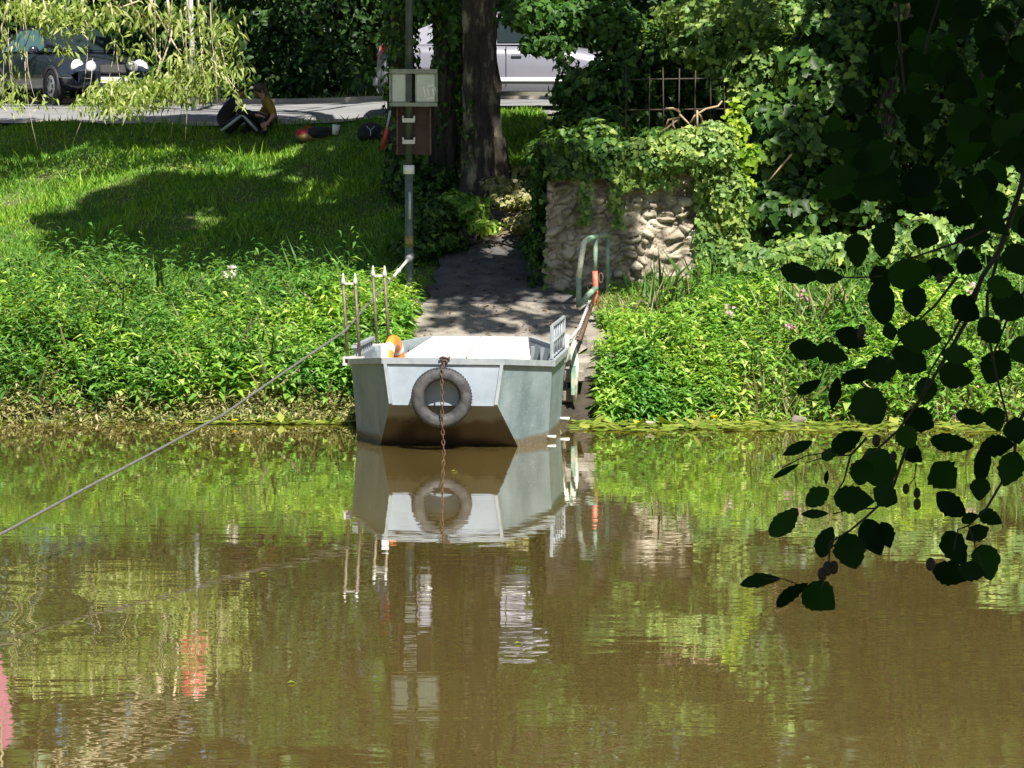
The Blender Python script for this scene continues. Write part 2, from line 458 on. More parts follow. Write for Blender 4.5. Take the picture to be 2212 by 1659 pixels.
# water: muddy body colour with a glossy rippled skin
wm, nt, b = new_mat("muddy_river_water")
b.inputs["Roughness"].default_value = .015
b.inputs["Subsurface Weight"].default_value = 1.0; b.inputs["Subsurface Radius"].default_value = (1, 1, 1); b.inputs["Subsurface Scale"].default_value = .35
b.inputs["IOR"].default_value = 1.7; b.inputs["Coat Weight"].default_value = 1.0; b.inputs["Coat IOR"].default_value = 1.6; b.inputs["Coat Roughness"].default_value = .01
tc = nt.nodes.new("ShaderNodeTexCoord")
n0 = nt.nodes.new("ShaderNodeTexNoise"); n0.inputs["Scale"].default_value = .35; n0.inputs["Detail"].default_value = 3
nt.links.new(tc.outputs["Object"], n0.inputs["Vector"])
r0 = ramp(nt, [(.3, (.145, .106, .032)), (.7, (.172, .128, .040))]); nt.links.new(n0.outputs["Fac"], r0.inputs[0]); nt.links.new(r0.outputs[0], b.inputs["Base Color"])
def wave(scale, det, sx, dist, prev=None, strength=1.0):
    mp = nt.nodes.new("ShaderNodeMapping"); mp.inputs["Scale"].default_value = (sx, 1, 1)
    nt.links.new(tc.outputs["Object"], mp.inputs[0])
    n = nt.nodes.new("ShaderNodeTexNoise"); n.inputs["Scale"].default_value = scale; n.inputs["Detail"].default_value = det
    nt.links.new(mp.outputs[0], n.inputs["Vector"])
    bp = nt.nodes.new("ShaderNodeBump"); bp.inputs["Strength"].default_value = strength; bp.inputs["Distance"].default_value = dist
    nt.links.new(n.outputs["Fac"], bp.inputs["Height"])
    if prev is not None: nt.links.new(prev.outputs[0], bp.inputs["Normal"])
    return bp
w1 = wave(.55, 2, .5, .006)
w2 = wave(5.5, 2, .45, .0009, w1)
mpr = nt.nodes.new("ShaderNodeMapping"); mpr.inputs["Location"].default_value = (4.35, -21.6, 0); nt.links.new(tc.outputs["Object"], mpr.inputs[0])
ln = nt.nodes.new("ShaderNodeVectorMath"); ln.operation = 'LENGTH'; nt.links.new(mpr.outputs[0], ln.inputs[0])
sn = nt.nodes.new("ShaderNodeMath"); sn.operation = 'MULTIPLY'; sn.inputs[1].default_value = 15; nt.links.new(ln.outputs["Value"], sn.inputs[0])
s2 = nt.nodes.new("ShaderNodeMath"); s2.operation = 'SINE'; nt.links.new(sn.outputs[0], s2.inputs[0])
fd = nt.nodes.new("ShaderNodeMapRange"); fd.inputs[1].default_value = .15; fd.inputs[2].default_value = 2.3; fd.inputs[3].default_value = 1; fd.inputs[4].default_value = 0; nt.links.new(ln.outputs["Value"], fd.inputs[0])
m3 = nt.nodes.new("ShaderNodeMath"); m3.operation = 'MULTIPLY'; nt.links.new(s2.outputs[0], m3.inputs[0]); nt.links.new(fd.outputs[0], m3.inputs[1])
b3_ = nt.nodes.new("ShaderNodeBump"); b3_.inputs["Strength"].default_value = 1; b3_.inputs["Distance"].default_value = .0011; nt.links.new(m3.outputs[0], b3_.inputs["Height"]); nt.links.new(w2.outputs[0], b3_.inputs["Normal"])
nt.links.new(b3_.outputs[0], b.inputs["Normal"]); nt.links.new(b3_.outputs[0], b.inputs["Coat Normal"])
V, F = grid_mesh(np.array([-300, -60, -20, 20, 60, 300.]), np.array([4.5, 20., 30, 36.5]), lambda x, y: 0 * x)
tag(link_world("water", V, F, wm), kind="structure", label="muddy green brown river")

# road surface, verge kerb
def edge_near(x): return 46.55 + np.clip(-0.44 * (x - 0.3), -1.5, 5.5)
def edge_far(x): return 54.3 + np.clip(-0.62 * (x - 0.0), -2.5, 8)
def strip(y0f, y1f, off, x0=-60, x1=60, nx=160, ny=16):
    x = np.linspace(x0, x1, nx); t = np.linspace(0, 1, ny)
    X = np.repeat(x[None], ny, 0); Yv = y0f(X) + (y1f(X) - y0f(X)) * t[:, None]
    Z = H(X, Yv) + off
    Vv = np.stack([X, Yv, Z], -1).reshape(-1, 3)
    i, j = np.meshgrid(np.arange(nx - 1), np.arange(ny - 1), indexing='xy'); a = (j * nx + i).ravel()
    return Vv, np.stack([a, a + 1, a + nx + 1, a + nx], 1)
V, F = strip(edge_near, edge_far, .035)
tag(link_world("road", V, F, M['asphalt'], smooth=True), kind="structure", label="sunlit grey road behind the bank")
V, F = strip(lambda x: edge_near(x) - .28, lambda x: edge_near(x) + .0, .05, ny=3)
tag(link_world("kerb", V, F, M['kerb'], smooth=True), kind="structure", label="pale kerb along the near road edge")
def kerbbox(y, w, h):
    mb = MB(); xsr = np.linspace(-14, 20, 70)
    for a, c in zip(xsr[:-1], xsr[1:]):
        p = [Vector((a, float(y(a)), 0)), Vector((c, float(y(c)), 0)), Vector((c, float(y(c)) + w, 0)), Vector((a, float(y(a)) + w, 0))]
        for q in p: q.z = Hf(q.x, q.y)
        mb.add([q + Vector((0, 0, -.05)) for q in p] + [q + Vector((0, 0, h)) for q in p], [(0, 1, 5, 4), (4, 5, 6, 7), (2, 3, 7, 6)])
    return mb
tag(kerbbox(edge_far, .14, .13).build("verge_kerb", M['kerb']), kind="structure", label="stone kerb along the far side of the road")

# concrete ramp and the trodden path above it
def drape(rows, off, nx=10, sub=6):
    ys_ = np.array([r[0] for r in rows]); yy = np.concatenate([np.linspace(a, c, sub, endpoint=False) for a, c in zip(ys_[:-1], ys_[1:])] + [ys_[-1:]])
    l = np.interp(yy, ys_, [r[1] for r in rows]); r_ = np.interp(yy, ys_, [r[2] for r in rows])
    l = l + .04 * np.sin(yy * 9) ; r_ = r_ + .04 * np.sin(yy * 7 + 1)
    t = np.linspace(0, 1, nx); X = l[:, None] + (r_ - l)[:, None] * t; Yv = np.repeat(yy[:, None], nx, 1)
    Yv = Yv + .09 * np.sin(X * 4.1 + 1) + .05 * np.sin(X * 11 + Yv)
    Z = np.maximum(H(X, Yv), np.repeat(H(l * 0 - .1, yy)[:, None], nx, 1)) + off
    V = np.stack([X, Yv, Z], -1).reshape(-1, 3); ny = len(yy)
    i, j = np.meshgrid(np.arange(nx - 1), np.arange(ny - 1), indexing='xy'); a = (j * nx + i).ravel()
    return V, np.stack([a, a + 1, a + nx + 1, a + nx], 1)
V, F = drape([(34.3, -1.25, .55), (35.5, -1.2, .62), (35.9, -1.2, .8), (36.3, -1.18, 1.1), (36.8, -1.15, 1.15), (37.7, -1.05, 1.0)], .03)
tag(link_world("ramp", V, F, M['concrete'], smooth=True), kind="structure", label="worn concrete boat ramp rising from the water")
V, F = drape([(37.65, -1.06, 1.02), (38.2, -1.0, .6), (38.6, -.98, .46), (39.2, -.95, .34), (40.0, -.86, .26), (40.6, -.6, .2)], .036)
tag(link_world("upper_ramp", V, F, M['ramp_shade_tone'], smooth=True), kind="structure", label="upper ramp with its shade put into a darker surface colour")
V, F = drape([(34.0, .45, 1.45), (34.6, .5, 1.4), (35.3, .55, 1.3), (35.7, .6, 1.25)], .02)
tag(link_world("void_shade", V, F, M['void_shade'], smooth=True), kind="structure", label="dark strip painted as the shade of the void under the landing stage")
V, F = drape([(40.5, -.72, .2), (41.6, -.45, .25), (42.6, -.25, .3), (43.4, -.05, .3)], .025)
tag(link_world("path", V, F, M['dirt'], smooth=True), kind="structure", label="earth path climbing past the tree trunk")

# ================================================================== GRASS, WEEDS (uncountable)
def scatter(n, x0, x1, y0, y1, keep=None):
    x = rng.uniform(x0, x1, n); y = rng.uniform(y0, y1, n)
    if keep is not None:
        k = keep(x, y); x, y = x[k], y[k]
    return x, y
def on_path(x, y):
    return (x > np.interp(y, [34, 37.7, 39.2, 40.6, 43, 43.6], [-1.3, -1.15, -1.0, -.8, -.3, .5])) & (x < np.interp(y, [34, 36.6, 37.7, 38.3, 40.6, 43, 46], [1.0, 1.2, 1.0, .55, .25, .35, .7]))
def grass(n, x0, x1, y0, y1, h, keep=None, w=.02):
    x, y = scatter(n, x0, x1, y0, y1, keep); z = H(x, y)
    m = len(x)
    tall = .75 + .5 * np.sin(x * 2.1 + y * 1.3) * np.sin(x * .9 - y * 2.2)
    hh = h * rng.uniform(.5, 1.4, m) * np.clip(tall, .45, 1.4)
    ax = rand_unit(m) * .55; ax[:, 2] = 1
    nr = rand_unit(m); nr[:, 2] += .6
    return leaf_arrays(np.stack([x, y, z - .01], 1), ax, nr, hh, w * rng.uniform(.6, 1.3, m), .1, .25, .35)
g = Leaves()
notpath = lambda x, y: ~on_path(x, y) & (y < edge_near(x) - .15)
g.put(grass(120000, -10.5, -.6, 36.8, 50.5, .10, notpath, .018))
g.put(grass(22000, -.3, 2.2, 40.5, 47.2, .13, notpath))
g.put(grass(14000, 2.4, 9.5, 37.5, 42, .22, None, .024))
g.put(grass(6000, -10.5, -1.0, 36.8, 49.5, .20, notpath, .024))
tag(g.build("grass", M['grass']), kind="stuff", label="green grass on the sloping bank")

L_ = Leaves()
x, y = scatter(420, -1.1, 1.0, 35.6, 43.0, on_path); n_ = len(x)
L_.put(leaf_arrays(np.stack([x, y, np.maximum(H(x, y), H(x * 0 - .1, y)) + .05], 1), rand_unit(n_) * np.array([1, 1, .12]), np.array([0, 0, 1.0]) + rand_unit(n_) * .35, .07 * rng.uniform(.5, 1.4, n_), .04 * rng.uniform(.5, 1.4, n_)))
tag(L_.build("leaf_litter", M['litter']), kind="stuff", label="brown fallen leaves strewn over the ramp and path")
def weeds(n, x, y, hmin, hmax, leaf, k=13, wid=.30, seedtop=None):
    """leafy stems: whorls of lance-shaped leaves up each stem"""
    z = H(x, y); m = len(x)
    patch = .5 + .5 * np.sin(x * 1.7 + 1.1 * y) * np.cos(x * .8 - y * 1.9)
    h = hmin + (hmax - hmin) * (patch * .65 + .35 * rng.random(m))
    lean = rand_unit(m) * .22; lean[:, 1] -= .10
    P_, A_, N_, L_ = [], [], [], []
    for i in range(k):
        t = .22 + .8 * (i + rng.random(m)) / k
        az = 2.4 * i + rng.uniform(0, 6.28, m)
        out = np.stack([np.cos(az), np.sin(az), np.zeros(m)], 1)
        p = np.stack([x, y, z], 1) + lean * (h * t ** 1.5)[:, None]; p[:, 2] += h * t
        a = out + np.array([0, 0, .35]) + rand_unit(m) * .25; a[:, 2] -= .5 * rng.random(m)
        nn = np.array([0, 0, 1.0]) - out * .35 + rand_unit(m) * .35
        P_.append(p); A_.append(a); N_.append(nn); L_.append(leaf * rng.uniform(.6, 1.3, m) * (1.1 - .45 * t))
    P_, A_, N_, L_ = np.concatenate(P_), np.concatenate(A_), np.concatenate(N_), np.concatenate(L_)
    return leaf_arrays(P_, A_, N_, L_, L_ * wid * rng.uniform(.8, 1.2, len(L_)), .2, .3, .38)
w = Leaves()
ragged = lambda x: 36.95 + .45 * np.sin(x * 1.6) + .35 * np.sin(x * 4.3 + 1) + .10 * np.clip(-x - 2, 0, 3) + rng.normal(size=len(x)) * .22
x, y = scatter(2000, -10, -.95, 34.75, 38.2, lambda x, y: ~on_path(x, y) & (y < ragged(x)))
w.put(weeds(0, x, y, .16, .60, .19))
x, y = scatter(420, -9, -1.4, 34.8, 37.4, lambda x, y: ~on_path(x, y)); w.put(weeds(0, x, y, .30, .80, .22, 11, wid=.24))
x, y = scatter(600, -5, -1.2, 34.7, 36.6, lambda x, y: ~on_path(x, y)); w.put(weeds(0, x, y, .15, .55, .17, 11, wid=.46))
x, y = scatter(500, -2.6, -1.0, 34.9, 38.0, lambda x, y: ~on_path(x, y))
w.put(weeds(0, x, y, .25, .5, .15, wid=.36))
tag(w.build("weeds", M['weed']), kind="stuff", label="lush green weeds left of the boat")
w = Leaves()
x, y = scatter(2100, 1.0, 10, 34.35, 38.6, lambda x, y: ~on_path(x, y) & (x > 1.0 + .10 * np.sin(y * 4)) & (y < 36.9 + .4 * np.clip(x - 1.6, 0, 4)))
w.put(weeds(0, x, y, .12, .46, .18, wid=.32))
x, y = scatter(500, 1.3, 9, 34.5, 37.2); w.put(weeds(0, x, y, .2, .6, .19, 11, wid=.44))
x, y = scatter(900, .75, 2.4, 34.5, 36.9, lambda x, y: (x > 1.08 - .1 * np.sin(y * 5)))
w.put(weeds(0, x, y, .18, .42, .13, wid=.36))
x, y = scatter(260, 1.15, 2.9, 37.4, 38.35); w.put(weeds(0, x, y, .08, .22, .12, 8))
x, y = scatter(240, 1.0, 1.7, 34.35, 35.3); w.put(weeds(0, x, y, .2, .5, .16, 11, wid=.4))
tag(w.build("weeds", M['weed']), kind="stuff", label="lush green weeds right of the landing stage")
w = Leaves()
x, y = scatter(420, -9.5, -1.5, 34.7, 37.3, lambda x, y: ~on_path(x, y)); w.put(weeds(0, x, y, .25, .66, .15, 12, wid=.22))
x, y = scatter(420, 1.4, 9.5, 34.5, 38.2); w.put(weeds(0, x, y, .2, .55, .15, 12, wid=.22))
w.put(grass(2600, -10, -1.4, 34.8, 38.4, .55, lambda x, y: ~on_path(x, y), .014)); w.put(grass(2600, 1.3, 9.5, 34.6, 38.4, .5, None, .014))
x, y = scatter(110, -9.5, -1.5, 35.2, 37.6, lambda x, y: ~on_path(x, y)); w.put(weeds(0, x, y, .6, 1.15, .16, 15, wid=.26))
x, y = scatter(120, 1.6, 9.5, 35.0, 38.2); w.put(weeds(0, x, y, .5, .9, .16, 14, wid=.26))
tag(w.build("mixed_weeds", M['weed_dark']), kind="stuff", label="darker grassy stems standing among the bright weeds")
w = Leaves()
x, y = scatter(150, -9.5, -1.5, 34.7, 36.6, lambda x, y: ~on_path(x, y)); w.put(weeds(0, x, y, .3, .6, .13, 9, wid=.25))
x, y = scatter(190, 1.8, 9.5, 34.4, 36.6); w.put(weeds(0, x, y, .2, .55, .13, 9, wid=.25))
w.put(grass(700, -10, -1.4, 34.6, 37.4, .6, lambda x, y: ~on_path(x, y), .012)); w.put(grass(900, 1.5, 9.5, 34.4, 37.4, .55, None, .012))
tag(w.build("withered_stalks", M['dry']), kind="stuff", label="withered straw stalks scattered through the weeds")
w = Leaves()
x, y = scatter(900, -10, -3.0, 34.6, 38.6, lambda x, y: rng.random(len(x)) < .35 + .65 * np.clip((-x - 3) / 2, 0, 1))
w.put(weeds(0, x, y, .3, .9, .18))
x, y = scatter(260, -9, -1.6, 37, 39.2, lambda x, y: ~on_path(x, y)); w.put(weeds(0, x, y, .2, .55, .16, 9))
tag(w.build("tall_weeds", M['weed_dark']), kind="stuff", label="darker taller weeds toward the left edge")
w = Leaves()
x, y = scatter(900, -10, -1.3, 34.35, 34.95); w.put(weeds(0, x, y, .08, .30, .11, 9))
x, y = scatter(420, -10, -4.0, 34.4, 35.2); w.put(weeds(0, x, y, .15, .45, .12, 10))
x, y = scatter(700, 1.9, 10, 34.1, 34.9); w.put(weeds(0, x, y, .08, .30, .12, 9, .2))
w.put(grass(2600, 1.5, 9.5, 34.2, 36.0, .26, None, .018))
w.put(grass(1500, 1.0, 2.6, 36.2, 38.2, .25, None, .016))
w.put(grass(1800, -10, -1.3, 34.3, 35.0, .22, None, .016))
tag(w.build("dry_weeds", M['dry']), kind="stuff", label="straw coloured dry weeds at the water's edge")
w = Leaves()
w.put(grass(5200, -10, 3.0, 54.0, 62, .22, lambda x, y: (y > edge_far(x) + .15) & (y < edge_far(x) + 1.2), .03))
tag(w.build("verge_grass", M['dry']), kind="stuff", label="dry grass verge under the dark hedge")

# ================================================================== PUNT
BO = Vector((-.70, 31.70, 0)); BR = R(-6.7)
def bl(u, v, z):   # boat local to world
    c, s = math.cos(BR), math.sin(BR)
    return Vector((BO.x + u * c - v * s, BO.y + u * s + v * c, z))
hm, nt, b = new_mat("weathered_hull_paint")
b.inputs["Roughness"].default_value = .55; b.inputs["Specular IOR Level"].default_value = .4; b.inputs["Metallic"].default_value = .0
tc = nt.nodes.new("ShaderNodeTexCoord")
mp = nt.nodes.new("ShaderNodeMapping"); mp.inputs["Scale"].default_value = (3, 3, 1.3); nt.links.new(tc.outputs["Object"], mp.inputs[0])
n1 = nt.nodes.new("ShaderNodeTexNoise"); n1.inputs["Scale"].default_value = 1.2; n1.inputs["Detail"].default_value = 8; nt.links.new(mp.outputs[0], n1.inputs[0])
r1 = ramp(nt, [(.3, (.135, .19, .205)), (.5, (.20, .265, .285)), (.7, (.255, .325, .35))]); nt.links.new(n1.outputs["Fac"], r1.inputs[0])
sx = nt.nodes.new("ShaderNodeSeparateXYZ"); nt.links.new(tc.outputs["Object"], sx.inputs[0])
ad = nt.nodes.new("ShaderNodeMath"); ad.operation = 'MULTIPLY_ADD'; nt.links.new(n1.outputs["Fac"], ad.inputs[0]); ad.inputs[1].default_value = -.13; nt.links.new(sx.outputs[2], ad.inputs[2])
r2 = ramp(nt, [(0.0, (1, 1, 1)), (.05, (0, 0, 0))]); nt.links.new(ad.outputs[0], r2.inputs[0])
mx = nt.nodes.new("ShaderNodeMix"); mx.data_type = 'RGBA'; nt.links.new(r2.outputs[0], mx.inputs[0]); nt.links.new(r1.outputs[0], mx.inputs[6]); mx.inputs[7].default_value = (.15, .125, .085, 1)
n4 = nt.nodes.new("ShaderNodeTexNoise"); n4.inputs["Scale"].default_value = 38; n4.inputs["Detail"].default_value = 2; nt.links.new(mp.outputs[0], n4.inputs[0])
r4 = ramp(nt, [(.66, (0, 0, 0)), (.70, (1, 1, 1))]); nt.links.new(n4.outputs["Fac"], r4.inputs[0])
mx2 = nt.nodes.new("ShaderNodeMix"); mx2.data_type = 'RGBA'; nt.links.new(r4.outputs[0], mx2.inputs[0]); nt.links.new(mx.outputs[2], mx2.inputs[6]); mx2.inputs[7].default_value = (.5, .52, .5, 1)
mp5 = nt.nodes.new("ShaderNodeMapping"); mp5.inputs["Scale"].default_value = (9, 9, .55); nt.links.new(tc.outputs["Object"], mp5.inputs[0])
n5 = nt.nodes.new("ShaderNodeTexNoise"); n5.inputs["Scale"].default_value = 1.6; n5.inputs["Detail"].default_value = 4; nt.links.new(mp5.outputs[0], n5.inputs[0])
r5 = ramp(nt, [(.64, (0, 0, 0)), (.74, (.65, .65, .65))]); nt.links.new(n5.outputs["Fac"], r5.inputs[0])
mx5 = nt.nodes.new("ShaderNodeMix"); mx5.data_type = 'RGBA'; nt.links.new(r5.outputs[0], mx5.inputs[0]); nt.links.new(mx2.outputs[2], mx5.inputs[6]); mx5.inputs[7].default_value = (.16, .115, .08, 1)
nt.links.new(mx5.outputs[2], b.inputs["Base Color"])
n6 = nt.nodes.new("ShaderNodeTexNoise"); n6.inputs["Scale"].default_value = 2.4; n6.inputs["Detail"].default_value = 3; nt.links.new(tc.outputs["Object"], n6.inputs[0])
bp6 = nt.nodes.new("ShaderNodeBump"); bp6.inputs["Strength"].default_value = .5; bp6.inputs["Distance"].default_value = .05; nt.links.new(n6.outputs["Fac"], bp6.inputs["Height"]); nt.links.new(bp6.outputs[0], b.inputs["Normal"])
M['hull'] = hm
M['bow'] = mat("bow_panel_paint", (.26, .31, .365), (.305, .36, .42), 3, .5, c3=(.345, .40, .46), bump=.05)
M['gunwale'] = mat("gunwale_paint", (.25, .285, .31), (.34, .375, .40), 10, .5)
M['bilge'] = mat("mottled_hull_bottom", (.035, .024, .016), (.085, .068, .055), 2.5, .35, c3=(.12, .115, .115), lo=.25, hi=.75, stretch=(1.2, 1.2, 2.5))
M['deck'] = mat("white_deck_lid", (.60, .59, .56), (.84, .84, .82), 3.5, .5, lo=.2, hi=.45)
M['inner'] = mat("inner_hull_grey", (.17, .20, .22), (.27, .30, .32), 6, .6)

punt = thing("ferry_punt", "grey flat-bottomed metal ferry punt moored bow-first at the ramp", "boat", BO, BR)
def pbuild(mb, name, m, parent=None): return mb.build(name, m, parent or punt, world=False)
T = [(.62, 0, .93), (1.07, .90, .84), (1.07, 2.30, .86), (.55, 3.12, .92)]          # top rim, starboard half
CH = [(.56, -.02, .46), (1.045, .94, .42), (1.045, 2.25, .42), (.50, 3.07, .46)]     # chine
WL = [(.72, .393, 0), (1.02, .98, 0), (1.02, 2.2, 0), (.70, 2.75, 0)]
BT = [(.68, .60, -.16), (.97, 1.08, -.16), (.97, 2.1, -.16), (.66, 2.58, -.16)]
mb = MB()
for s in (-1, 1):
    g3 = lambda p: (s * p[0], p[1], p[2])
    t_, c_, w_, b_ = [[g3(p) if i in (0, 3) else (s * p[0] - .045, p[1], p[2]) for i, p in enumerate(L)] for L in (T, CH, WL, BT)]
    quads = [(t_[0], t_[1], w_[1], w_[0], c_[0]), (w_[0], w_[1], b_[1], b_[0]),
             (t_[1], t_[2], c_[2], c_[1]), (c_[1], c_[2], w_[2], w_[1]), (w_[1], w_[2], b_[2], b_[1]),
             (t_[2], t_[3], c_[3]), (t_[2], c_[3], c_[2]), (c_[2], c_[3], w_[3]), (c_[2], w_[3], w_[2]), (w_[2], w_[3], b_[3], b_[2])]
    for q in quads: mb.poly(q if s < 0 else q[::-1])
mir = lambda p: (-p[0], p[1], p[2])
mb.poly([BT[0], BT[1], BT[2], BT[3], mir(BT[3]), mir(BT[2]), mir(BT[1]), mir(BT[0])])
mb.poly([mir(T[3]), T[3], CH[3], mir(CH[3])]); mb.poly([mir(CH[3]), CH[3], WL[3], mir(WL[3])]); mb.poly([mir(WL[3]), WL[3], BT[3], mir(BT[3])])
pbuild(mb, "hull", M['hull'])
mb = MB()
mb.plate([mir(T[0]), T[0], CH[0], mir(CH[0])], .012)
bow = pbuild(mb, "bow_plate", M['bow'])
mb = MB()
for s in (-1, 1): mb.tube([(s * .605, -.014, .90), (s * .545, -.030, .475)], .024, 4, smooth=False)
mb.box((0, -.012, .872), (1.10, .012, .012))
pbuild(mb, "trim", M['gunwale'], bow)
mb = MB(); mb.poly([mir(CH[0]), CH[0], WL[0], mir(WL[0])]); mb.poly([mir(WL[0]), WL[0], BT[0], mir(BT[0])])
bm_, nt, b = new_mat("brown_grey_underside"); b.inputs["Roughness"].default_value = .35
tc = nt.nodes.new("ShaderNodeTexCoord"); n1 = nt.nodes.new("ShaderNodeTexNoise"); n1.inputs["Scale"].default_value = 2.2; n1.inputs["Detail"].default_value = 7; nt.links.new(tc.outputs["Object"], n1.inputs[0])
sx = nt.nodes.new("ShaderNodeSeparateXYZ"); nt.links.new(tc.outputs["Object"], sx.inputs[0])
ad = nt.nodes.new("ShaderNodeMath"); ad.operation = 'MULTIPLY_ADD'; nt.links.new(n1.outputs["Fac"], ad.inputs[0]); ad.inputs[1].default_value = .55; nt.links.new(sx.outputs[2], ad.inputs[2])
r1 = ramp(nt, [(.30, (.05, .032, .018)), (.50, (.075, .052, .035)), (.56, (.19, .185, .18)), (.9, (.22, .23, .24))]); nt.links.new(ad.outputs[0], r1.inputs[0]); nt.links.new(r1.outputs[0], b.inputs["Base Color"])  # brown low down, grey above, the edge broken by noise
pbuild(mb, "bow_underside", bm_)
# gunwale: a flat capping bar round the rim
mb = MB()
sk = lambda p: (p[0] - .045, p[1], p[2])
rim = [T[0], sk(T[1]), sk(T[2]), T[3], mir(T[3]), sk(mir(T[2])), sk(mir(T[1])), mir(T[0])]
for a, c in zip(rim, rim[1:] + rim[:1]):
    a, c = Vector(a), Vector(c); d = c - a
    sd = d.cross(Vector((0, 0, 1))).normalized() * .030
    e = d.normalized() * .012; a = a - e; c = c + e
    vs = [a + sd, a - sd, c - sd, c + sd]
    up, dn = Vector((0, 0, .014)), Vector((0, 0, -.046))
    mb.add([v + up for v in vs] + [v + dn for v in vs], [(0, 1, 2, 3), (7, 6, 5, 4), (0, 4, 5, 1), (1, 5, 6, 2), (2, 6, 7, 3), (3, 7, 4, 0)])
pbuild(mb, "gunwale", M['gunwale'])
# inside: lining with ribs, floor
mb = MB()
ins = [(.58, .05, .9), (1.02, .93, .81), (1.02, 2.27, .83), (.51, 3.06, .89)]
lo_ = [(.50, .28, .2), (.96, 1.0, .2), (.96, 2.2, .2), (.46, 2.85, .2)]
for s in (-1, 1):
    for i in range(3):
        q = [(s * p[0] - (.045 if .5 < p[1] < 2.6 else 0), p[1], p[2]) for p in (ins[i], ins[i + 1], lo_[i + 1], lo_[i])]
        mb.poly(q if s > 0 else q[::-1])
mb.poly([ins[0], mir(ins[0]), mir(lo_[0]), lo_[0]]); mb.poly([mir(ins[3]), ins[3], lo_[3], mir(lo_[3])])
mb.poly(lo_ + [mir(p) for p in reversed(lo_)])
for s in (-1, 1):
    for v in (1.15, 1.5, 1.85, 2.15): mb.box((s * .955 - .045, v, .5), (.04, .04, .6))
    for t in (.25, .5, .75):
        a, c = Vector(ins[2]), Vector(ins[3]); p = a.lerp(c, t); mb.box((s * (p.x - .03), p.y - .02, .55), (.045, .045, .6))
pbuild(mb, "inner_lining", M['inner'])
# the two white lids
for (u0, u1, f0, f1) in ((-.53, -.008, -.70, -.012), (.008, .53, .012, .70)):
    mb = MB(); top = [(u0, 2.98, .925), (u1, 2.98, .925), (f1, 1.75, .80), (f0, 1.75, .80)]
    mb.plate(top, .03)
    mb.box(((u0 + u1) / 2, 2.3, .5), (.42, 1.0, .6))
    pbuild(mb, "deck_lid", M['deck'])
# barred gate on the starboard gunwale
mb = MB()
def gp(t, h): return Vector((1.012, .98 + 1.25 * t, .865 + .01 * t + h))
H0, H1 = .0, .345
mb.tube([gp(0, H0), gp(0, H1), gp(1, H1), gp(1, H0)], .020, 6, smooth=False)
mb.tube([gp(0, H1 / 2), gp(1, H1 / 2)], .014, 6)
mb.tube([gp(0, .02), gp(1, .02)], .014, 6)
for t in (.2, .4, .6, .8): mb.tube([gp(t, 0), gp(t, H1)], .013, 6)
pbuild(mb, "side_gate", M['gunwale'])
# low slotted rail on the port gunwale
mb = MB()
for i in range(9):
    v = 1.05 + i * .13; mb.box((-1.095, v, .91), (.03, .035, .11))
mb.box((-1.095, 1.58, .975), (.06, 1.2, .03))
pbuild(mb, "slotted_rail", M['gunwale'])
mb = MB(); mb.box((-.64, .16, .985), (.075, .06, .17), bevel=.01)
pbuild(mb, "corner_post", M['white'])
# cable guides: two pairs of tall finialed rods on the port side
for v, hgt, z0, uo in ((.98, .90, .86, -1.10), (2.45, .88, .88, -1.02)):
    mb = MB()
    mb.box((uo, v, z0 - .0), (.22, .12, .022)); mb.box((uo, v, z0 - .07), (.22, .12, .022))
    mb.box((uo - .095, v, z0 - .035), (.02, .12, .05)); mb.box((uo + .095, v, z0 - .035), (.02, .12, .05))
    gd = pbuild(mb, "cable_guide", M['galv'])
    mb = MB(); mb.tube([(uo - .08, v, z0 - .035), (uo + .08, v, z0 - .035)], .024, 10); pbuild(mb, "roller", M['rust'], gd)
    for s in (-1, 1):
        mb = MB(); u = uo + s * .065
        mb.tube([(u, v, z0), (u - .045, v, z0 + hgt - .12)], .017, 8)
        pbuild(mb, "guide_rod", M['rod'], gd)
    mb = MB()
    for s in (-1, 1):
        u = uo + s * .065 - .045
        mb.lathe([(0, 0), (.024, 0), (.026, .03), (.018, .06), (.012, .085), (.013, .10), (.007, .12), (0, .122)], (u, v, z0 + hgt - .125), n=10)
    mb.box((uo - .045, v, z0 + hgt - .115), (.17, .03, .022))
    pbuild(mb, "top_bar", M['galv'], gd)
mb = MB(); mb.box((.02, -.03, .935), (.06, .05, .03)); mb.tube([(-.035, -.055, .945), (0, -.06, .965), (.05, -.06, .95), (.075, -.055, .965)], .011, 6)
mb.lathe([(.018, -.01), (.034, 0), (.018, .01)], (.02, -.06, .91), (0, 1, 0), 12)
pbuild(mb, "cleat", M['rust'])
for q_ in ([(.97, .96, .045), (1.06, .955, .045)], [(.97, 2.2, .11), (1.08, 2.2, .11)]): pbuild(MB().tube(q_, .016, 8), "drain_spout", M['white'])

